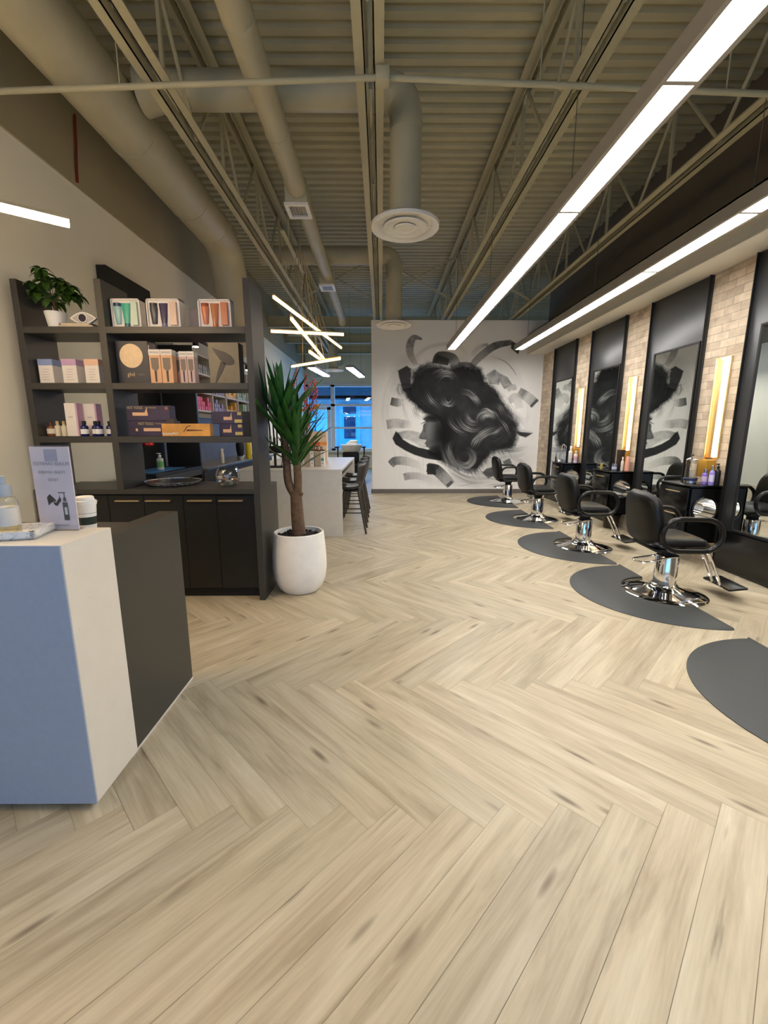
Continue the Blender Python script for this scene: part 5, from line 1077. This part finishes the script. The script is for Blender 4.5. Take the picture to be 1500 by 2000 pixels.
# ================================================================== MURAL (charcoal painting of a head of hair on the far wall)
def mural():
    W = H = 500.0; rng = np.random.default_rng(4)
    NX, NZ = 460, 440; X0, X1, Z0, Z1 = -.215, XR - .035, .102, 3.85
    gx = np.linspace(X0, X1, NX); gz = np.linspace(Z0, Z1, NZ); GX, GZ = np.meshgrid(gx, gz)
    # wall metres -> painting units (0..1500 across the painted field, y down)
    PX = 1500 * (HX[0] * GX + HX[1] * GZ + HX[2]) / (HX[6] * GX + HX[7] * GZ + 1); PY = 1500 * (HX[3] * GX + HX[4] * GZ + HX[5]) / (HX[6] * GX + HX[7] * GZ + 1)
    cv = np.full(PX.shape, .9)
    def vnoise(s, seed, ox=0, oy=0, ang=0.0, st=1.0):
        r = np.random.default_rng(seed); T = r.random((64, 64)); c, sn = math.cos(ang), math.sin(ang)
        u = (PX * c + PY * sn) / (s * st) + ox; v = (-PX * sn + PY * c) / s + oy; i = np.floor(u).astype(int); j = np.floor(v).astype(int); fu, fv = u - i, v - j; fu = fu * fu * (3 - 2 * fu); fv = fv * fv * (3 - 2 * fv)
        g = lambda a, b: T[a % 64, b % 64]
        return (g(i, j) * (1 - fu) + g(i + 1, j) * fu) * (1 - fv) + (g(i, j + 1) * (1 - fu) + g(i + 1, j + 1) * fu) * fv
    fb = lambda s, seed: .5 * vnoise(s, seed) + .3 * vnoise(s / 2, seed + 1) + .2 * vnoise(s / 4, seed + 2)
    N1 = fb(90, 20); N2 = fb(30, 30)
    def line(P, n=10): return np.array(catmull(P, n))
    def stroke(P, w, val, alpha=1.0, soft=.35, fade=(1, 1), vals=None, n=10, tex=0.0, flat=True):
        nonlocal cv
        P = line(P, n); m = len(P); w = np.interp(np.linspace(0, 1, m), np.linspace(0, 1, len(w)), w) if isinstance(w, (list, tuple)) else np.full(m, float(w))
        pad = w.max() + 4; x0, y0 = P.min(0) - pad; x1, y1 = P.max(0) + pad
        msk = (PX > x0) & (PX < x1) & (PY > y0) & (PY < y1)
        if not msk.any(): return
        r0, r1 = np.where(msk.any(1))[0][[0, -1]]; c0, c1 = np.where(msk.any(0))[0][[0, -1]]; sl = (slice(r0, r1 + 1), slice(c0, c1 + 1)); ax, ay = PX[sl], PY[sl]
        best = np.full(ax.shape, 9e9); bt = np.zeros(ax.shape); bw = np.ones(ax.shape); q = np.zeros(ax.shape, bool)
        for i in range(m - 1):
            d = P[i + 1] - P[i]; L = (d * d).sum() + 1e-9; t = ((ax - P[i, 0]) * d[0] + (ay - P[i, 1]) * d[1]) / L
            if i > 0: t = np.maximum(t, 0)
            if i < m - 2: t = np.minimum(t, 1)
            o = (t < 0) | (t > 1); tt = np.clip(t, 0, 1); dd = np.hypot(ax - P[i, 0] - tt * d[0], ay - P[i, 1] - tt * d[1]); dd = np.where(o, 9e8, dd); k = dd < best
            best = np.where(k, dd, best); bt = np.where(k, (i + tt) / (m - 1), bt); bw = np.where(k, w[i] + (w[i + 1] - w[i]) * tt, bw)
        for (e0, e1, wd) in ((P[0], P[1], w[0]), (P[-1], P[-2], w[-1])):
            if flat: d = e1 - e0; d = d / (np.hypot(*d) + 1e-9); q |= (((ax - e0[0]) * d[0] + (ay - e0[1]) * d[1]) < 0) & (np.hypot(ax - e0[0], ay - e0[1]) < wd * .9)
        best = np.where(q, 9e8, best)
        hw = bw / 2; a = np.clip((hw - best) / np.maximum(soft * hw, 1.6) + (.5 if soft < .2 else 0), 0, 1)
        fd = np.interp(bt, np.linspace(0, 1, len(fade)), fade); vv = np.interp(bt, np.linspace(0, 1, len(vals)), vals) if vals else val
        if tex: fd = fd * (1 - tex + tex * 2 * N2[sl])
        a = np.clip(a * fd * alpha, 0, 1); cv[sl] = cv[sl] * (1 - a) + vv * a
    def blob(cx, cy, rx, ry, val, alpha, ang=0.0, p=1.0):
        nonlocal cv
        c, s = math.cos(ang), math.sin(ang); u = ((PX - cx) * c + (PY - cy) * s) / rx; v = (-(PX - cx) * s + (PY - cy) * c) / ry
        a = np.clip(1 - (u * u + v * v), 0, 1) ** p * alpha; cv = cv * (1 - a) + val * a
    def poly(P, val, soft=12, alpha=1.0, smooth=True, rough=0.0):
        nonlocal cv
        P = np.array(catmull(P, 6, True)) if smooth else np.array(P, float); n = len(P); ins = np.zeros(PX.shape, bool); dist = np.full(PX.shape, 9e9)
        for i in range(n):
            a, b = P[i], P[(i + 1) % n]; cnd = (a[1] > PY) != (b[1] > PY)
            with np.errstate(divide='ignore', invalid='ignore'): xi = (b[0] - a[0]) * (PY - a[1]) / (b[1] - a[1]) + a[0]
            ins ^= cnd & (PX < xi); d = b - a; t = np.clip(((PX - a[0]) * d[0] + (PY - a[1]) * d[1]) / ((d * d).sum() + 1e-9), 0, 1); dist = np.minimum(dist, np.hypot(PX - a[0] - t * d[0], PY - a[1] - t * d[1]))
        sd = np.where(ins, dist, -dist) + rough * (N2 - .5) * 2; a = np.clip(sd / soft + .5, 0, 1) * alpha; cv = cv * (1 - a) + (val if np.isscalar(val) else val) * a
    # ground and halo
    cv += .05 * (N1 - .5)
    for k in range(26):
        r = 540 + rng.uniform(-40, 40); a0 = rng.uniform(1.7, 3.6); P = [(760 + r * math.cos(a0 + q * .22), 800 + r * .98 * math.sin(a0 + q * .22)) for q in range(6)]; stroke(P, rng.uniform(8, 50), .52, rng.uniform(.04, .12), 1, (0, 1, 1, 0))
    for k in range(10):
        r = 520 + rng.uniform(-30, 40); a0 = rng.uniform(-1.2, .1); P = [(760 + r * math.cos(a0 + q * .18), 790 + r * math.sin(a0 + q * .18)) for q in range(6)]; stroke(P, rng.uniform(6, 26), .6, rng.uniform(.06, .16), 1, (0, 1, 1, 0))
    stroke([(430, 400), (520, 320), (650, 285), (780, 300), (850, 400)], 46, .48, .5, .8, (.3, .8, .9, .6, 0)); stroke([(1010, 370), (1130, 420), (1190, 480), (1216, 525)], 9, .12, .8, .6, (0, 1, 1, .5))
    blob(380, 560, 160, 220, .35, .45); blob(1080, 560, 200, 200, .42, .4); blob(700, 470, 230, 110, .4, .6); blob(1000, 1180, 330, 150, .38, .6); blob(820, 1330, 420, 70, .5, .5); blob(1250, 1080, 140, 220, .58, .3)
    # drips
    for k in range(70):
        x = rng.uniform(265, 580); y0 = rng.uniform(1040, 1240); stroke([(x, y0), (x + 1, y0 + 80), (x, min(1425, y0 + rng.uniform(120, 320)))], rng.uniform(2.5, 5), .45, rng.uniform(.12, .4), .9, (1, .8, .2), n=3)
    # ribbons of wide brush marks
    R = stroke
    R([(445, 450), (400, 360), (400, 285), (430, 235), (490, 245)], [40, 62, 70, 52, 14], .2, .92, .22, (.55, .75, .9, 1, .95), [.35, .3, .22, .14, .06], tex=.35)
    R([(1000, 285), (930, 310), (870, 370)], [22, 42, 40], .4, .75, .3, (1, .7, .3), [.2, .45, .6], tex=.4)
    R([(870, 455), (940, 380), (1050, 300), (1180, 270)], [46, 58, 58, 40], .2, .95, .16, (1, 1, 1, 1), [.3, .4, .14, .05], tex=.2); poly([(1180, 258), (1250, 300), (1232, 365), (1176, 318)], .06, 4, .97, False)
    R([(575, 440), (625, 385), (720, 400), (760, 470)], [20, 84, 90, 70], .07, .96, .12, (1, 1, 1, .4), [.04, .07, .16, .3]); poly([(570, 440), (605, 366), (700, 398), (690, 450), (620, 440)], .05, 5, .95, False)
    R([(770, 440), (850, 450), (900, 480)], [40, 60, 50], .1, .9, .3); R([(820, 470), (870, 465)], 40, .55, .6, .6); 
    poly([(303, 490), (370, 452), (412, 480), (400, 600), (420, 700), (340, 640)], .04, 7, .97, False, 4); R([(412, 480), (425, 520), (410, 560)], 40, .45, .7, .6)
    R([(250, 725), (300, 735), (345, 735)], [60, 66, 50], .2, .95, .1, (1, .9, .1), [.05, .22, .5])
    R([(218, 905), (280, 895), (350, 900), (420, 905)], [70, 72, 66, 50], .4, .85, .12, (1, .8, .8, 0), [.3, .5, .36, .6], tex=.5)
    R([(300, 985), (380, 985), (460, 1010), (530, 1060)], [40, 70, 90, 90], .45, .85, .15, (1, .9, .7, .5), [.3, .5, .42, .3], tex=.5)
    poly([(262, 1012), (288, 955), (312, 975), (345, 1020), (400, 1055), (460, 1080), (540, 1098), (640, 1105), (640, 1185), (520, 1166), (430, 1138), (360, 1105), (285, 1058)], .02, 5, .98, False)
    R([(248, 1215), (285, 1185), (380, 1190), (500, 1235)], [60, 66, 66, 50], .3, .9, .1, (1, 1, .7, 0), [.06, .2, .45, .6], tex=.4); R([(350, 1310), (400, 1300), (480, 1305), (570, 1345)], [54, 56, 52, 40], .4, .85, .1, (1, .8, .6, 0), [.2, .35, .5, .6], tex=.5)
    R([(530, 1235), (600, 1255), (660, 1310), (715, 1370)], [70, 86, 84, 76], .2, .96, .08, (1, 1, 1, 1), [.03, .05, .3, .42], tex=.25); poly([(525, 1208), (590, 1222), (600, 1290), (530, 1290)], .03, 4, .96, False); poly([(690, 1390), (735, 1350), (715, 1335), (675, 1370)], .08, 5, .9, False)
    poly([(985, 520), (1050, 478), (1100, 520), (1085, 600), (1010, 590)], .14 + .3 * N2, 5, .95, False); poly([(1070, 500), (1150, 540), (1190, 600), (1125, 632), (1080, 560)], .1 + .35 * N2, 5, .95, False); R([(1150, 640), (1195, 610), (1205, 640)], 40, .4, .7, .3)
    R([(1235, 650), (1300, 690), (1365, 745)], [70, 78, 78], .4, .92, .07, (1, 1, 1), [.4, .22, .66, .5, .2], tex=.3); poly([(1330, 775), (1390, 722), (1372, 708), (1320, 760)], .08, 4, .9, False); R([(1160, 720), (1215, 700), (1240, 780)], [50, 80, 60], .5, .7, .15, (1, 1, .6), [.4, .55, .6], tex=.4)
    # hair mass
    mass = [(425, 500), (500, 440), (600, 440), (680, 468), (770, 440), (860, 455), (940, 470), (985, 560), (1060, 630), (1130, 740), (1200, 840), (1235, 930), (1212, 1060), (1150, 1105), (1050, 1120), (980, 1190), (900, 1270), (780, 1260), (690, 1225), (600, 1170), (545, 1120), (600, 1060), (600, 960), (590, 880), (520, 830), (440, 770), (365, 690), (330, 600), (400, 590)]
    poly(mass, .008 + .03 * N1 ** 2, 34, .985, True, 14)
    # face in profile, looking left and down
    poly([(500, 862), (522, 880), (500, 905), (496, 940), (482, 972), (468, 1000), (474, 1014), (514, 1020), (524, 1030), (512, 1048), (522, 1062), (520, 1076), (545, 1086), (552, 1104), (590, 1120), (640, 1090), (650, 960), (620, 870), (560, 830)], .12, 6, .97)
    blob(560, 950, 48, 95, .22, .9, .1); blob(500, 985, 26, 34, .2, .7); blob(556, 1045, 46, 34, .13, .7); blob(655, 985, 115, 200, .012, 1.0, 0, .9); blob(570, 855, 80, 36, .012, .95, 0, .6); blob(600, 1110, 70, 50, .012, .9, 0, .6)
    R([(478, 902), (498, 892), (520, 880), (540, 870)], [3, 9, 10, 4], .02, .95, .6); R([(516, 900), (506, 930), (512, 960)], 12, .06, .7, 1); R([(480, 1010), (500, 1016), (516, 1016)], 7, .03, .9, .8); R([(514, 1052), (540, 1056)], 5, .05, .8, .8)
    # locks of strands
    def lock(P, n, spread, lo, hi, alpha, w=(3, 6), jit=8, prof=(0, .5, 1, .5, 0), taper=1.0):
        P = np.array(P, float)
        for k in range(n):
            o = rng.uniform(-1, 1); d = np.gradient(P, axis=0); nn = np.stack([-d[:, 1], d[:, 0]], 1); nn /= np.linalg.norm(nn, axis=1)[:, None] + 1e-9
            s = np.linspace(1, taper, len(P))[:, None]; Q = P + nn * o * spread * s + rng.normal(0, jit, P.shape) * .6
            v = lo + (hi - lo) * rng.random() ** 1.5 * (1 - .5 * abs(o)); stroke(Q, [1.5, rng.uniform(*w), 1.5], v, alpha * rng.uniform(.4, 1), .8, prof, n=5)
    lock([(400, 620), (450, 520), (540, 460), (640, 455), (720, 500), (760, 590)], 34, 34, .03, .16, .6); lock([(480, 620), (540, 540), (630, 500), (720, 520), (750, 600), (720, 690)], 34, 40, .02, .16, .6)
    lock([(600, 560), (650, 515), (710, 515), (750, 560)], 22, 24, .3, .8, .85, (3, 5), 5); lock([(500, 470), (560, 450), (620, 455), (650, 480)], 16, 16, .4, .75, .7, (3, 5), 4)
    lock([(440, 540), (470, 680), (560, 790), (620, 830)], 26, 60, .01, .08, .6); lock([(640, 690), (665, 740), (710, 750), (745, 705)], 20, 22, .3, .75, .8, (3, 5), 5); lock([(780, 650), (850, 660), (910, 720), (940, 770)], 24, 26, .2, .7, .75, (3, 5), 5); lock([(860, 690), (905, 700), (945, 745)], 14, 16, .4, .8, .8, (3, 5), 4)
    for rr in (34, 48, 62, 76, 90): lock([(1000 + rr * math.cos(a), 870 + rr * .8 * math.sin(a)) for a in np.linspace(2.6, 6.4, 8)], 9, 8, .25, .8, .85, (3, 6), 3)
    for rr in (60, 90, 120, 145): lock([(900 + rr * math.cos(a), 830 + rr * .9 * math.sin(a)) for a in np.linspace(1.0, 3.1, 7)], 8, 9, .2, .72, .8, (3, 6), 3)
    lock([(890, 1090), (930, 1010), (1000, 960), (1090, 930)], 30, 30, .2, .72, .8, (3, 6), 5); lock([(870, 1090), (900, 1030), (960, 980)], 14, 20, .3, .8, .7, (3, 5), 4); lock([(960, 1060), (1060, 1020), (1150, 960), (1200, 900)], 24, 60, .02, .14, .6)
    for rr in (44, 60, 76, 92): lock([(815 + rr * math.cos(a), 1160 + rr * .95 * math.sin(a)) for a in np.linspace(-1.6, 3.6, 10)], 10, 8, .15, .7, .8, (3, 6), 3)
    lock([(655, 1030), (690, 1120), (730, 1210), (830, 1270), (960, 1290), (1060, 1300)], 30, 36, .12, .6, .7, (3, 6), 6); lock([(640, 1060), (680, 1160), (740, 1250), (820, 1300)], 18, 24, .2, .6, .6); lock([(1010, 640), (1090, 720), (1160, 820), (1220, 930)], 30, 60, .02, .14, .6); lock([(860, 520), (900, 620), (960, 680), (1060, 700)], 26, 60, .01, .1, .5); lock([(1060, 740), (1090, 780), (1120, 840)], 10, 24, .35, .6, .5)
    for P_, sp in (([(690, 830), (720, 900), (790, 960), (860, 970)], 22), ([(740, 1010), (700, 1080), (720, 1170), (790, 1210)], 20), ([(560, 520), (620, 490), (690, 500), (740, 560)], 14), ([(820, 800), (850, 860), (900, 890)], 14), ([(930, 800), (980, 780), (1030, 810), (1045, 860)], 12), ([(1000, 990), (1060, 960), (1130, 900)], 14), ([(520, 640), (560, 720), (640, 790)], 24), ([(1060, 860), (1120, 920), (1160, 1010)], 22)):
        lock(P_, 12, sp, .2, .85, .75, (2.5, 4.5), 4)
    # ragged hair edge
    MP = np.array(catmull(mass, 6, True)); ctr = np.array([780, 850])
    for k in range(230):
        i = rng.integers(len(MP)); p0 = MP[i]; tg = MP[(i + 3) % len(MP)] - MP[i - 3]; tg = tg / (np.hypot(*tg) + 1e-9); out = (p0 - ctr) / np.hypot(*(p0 - ctr)); sgn = 1 if p0[0] > 600 else -1
        if 440 < p0[0] < 660 and p0[1] > 800: continue
        L = rng.uniform(50, 130); dn = np.array([.35, .9]) if p0[1] > 600 else tg * sgn; d1 = .6 * dn + .35 * out + rng.normal(0, .15, 2); s0 = p0 - out * 25
        stroke([s0, s0 + d1 * L * .5, s0 + d1 * L + out * 12], [rng.uniform(5, 12), 4, 1.5], rng.uniform(.015, .12), rng.uniform(.4, .9), .8, (1, .9, 0), n=3)
    # dark flyaway strands outside the mass
    lock([(350, 640), (345, 740), (370, 840), (410, 960)], 8, 22, .05, .2, .9, (2.5, 4), 6, (1, .9, .8, .6, 0)); lock([(420, 740), (440, 820), (490, 880)], 12, 22, .03, .12, .9, (3, 6), 5, (1, 1, .8, .5, 0)); lock([(330, 560), (310, 640), (345, 700)], 14, 24, .05, .2, .7, (3, 6), 6, (0, 1, 1, 1, 0))
    lock([(1130, 780), (1220, 860), (1300, 940)], 26, 40, .03, .3, .85, (3, 7), 10, (1, 1, .7, .3, 0)); lock([(1190, 930), (1260, 975), (1345, 970)], 14, 20, .03, .2, .9, (4, 9), 6, (1, 1, 1, .8, .3)); poly([(1215, 960), (1345, 970), (1290, 1005), (1240, 990)], .03, 7, .95, False)
    lock([(1010, 1110), (1130, 1105), (1230, 1090), (1330, 1065)], 26, 22, .04, .3, .8, (3, 7), 8, (1, 1, .8, .5, 0)); lock([(1000, 1190), (1120, 1150), (1240, 1130), (1330, 1080)], 18, 26, .1, .5, .5, (3, 7), 10, (1, 1, .7, .4, 0)); lock([(850, 1270), (1000, 1300), (1120, 1290), (1260, 1200)], 26, 30, .08, .5, .6, (3, 7), 10, (1, 1, .7, .4, 0)); lock([(640, 1180), (760, 1290), (900, 1340), (1050, 1330)], 26, 26, .05, .5, .7, (3, 7), 8, (1, 1, .8, .5, 0))
    lock([(1190, 1000), (1215, 1060), (1180, 1100)], 12, 16, .03, .2, .8, (3, 6), 6); lock([(1170, 820), (1260, 880), (1320, 830), (1240, 800)], 8, 16, .4, .6, .5, (2, 3), 8); lock([(500, 1270), (520, 1310), (570, 1300), (600, 1270)], 5, 8, .2, .4, .7, (2, 3), 6)
    poly([(955, 1275), (985, 1245), (1040, 1230), (1070, 1290), (1000, 1320)], .05, 8, .9, False); poly([(1110, 1190), (1165, 1165), (1185, 1205), (1130, 1220)], .07, 6, .85, False); R([(1190, 1160), (1250, 1190), (1300, 1210)], [30, 46, 20], .45, .6, .4, (.4, 1, .4))
    for k in range(30): y = rng.uniform(1310, 1390); x = rng.uniform(700, 1100); stroke([(x, y), (x + 90, y + rng.uniform(-20, 20)), (x + 200, y + rng.uniform(-30, 20))], rng.uniform(6, 24), rng.uniform(.2, .6), rng.uniform(.1, .4), .9, (0, 1, 0))
    cv = np.clip(cv, .012, .9)
    v = np.stack([GX, np.full_like(GX, YM - .003), GZ], -1).reshape(-1, 3); idx = np.arange(NX * NZ).reshape(NZ, NX)
    q = np.stack([idx[:-1, :-1], idx[:-1, 1:], idx[1:, 1:], idx[1:, :-1]], -1).reshape(-1, 4)
    me = bpy.data.meshes.new('wall_mural'); me.vertices.add(len(v)); me.vertices.foreach_set('co', v.ravel()); me.loops.add(q.size); me.loops.foreach_set('vertex_index', q.ravel().astype(np.int32)); me.polygons.add(len(q)); me.polygons.foreach_set('loop_start', np.arange(0, q.size, 4, dtype=np.int32)); me.update(calc_edges=True)
    ca = me.color_attributes.new('paint', 'FLOAT_COLOR', 'POINT'); g = cv.ravel(); wc = g ** 1.0; col = np.stack([wc * 1.0, wc * .985, wc * .95, np.ones_like(wc)], -1)
    dk = np.clip((.4 - g) / .4, 0, 1)[:, None]; col[:, :3] = col[:, :3] * (1 - dk) + np.stack([g * .97, g * 1.0, g * 1.03], -1) * dk
    ca.data.foreach_set('color', col.astype(np.float32).ravel())
    m = bpy.data.materials.new('charcoal_on_white_paint'); m.use_nodes = True; nt = m.node_tree; a = nt.nodes.new('ShaderNodeVertexColor'); a.layer_name = 'paint'; nt.links.new(a.outputs[0], nt.nodes['Principled BSDF'].inputs['Base Color']); nt.nodes['Principled BSDF'].inputs['Roughness'].default_value = .85; nt.nodes['Principled BSDF'].inputs['Specular IOR Level'].default_value = .12
    me.materials.append(m); o = bpy.data.objects.new('wall_mural', me); C.objects.link(o); tag(o, 'black and white mural of a face in profile with swirling hair on the far wall', 'mural')
HX = (0.216497, -0.002391, 0.118710, 0.000398, -0.231924, 0.956210, 0.000658, -0.018354)
mural()
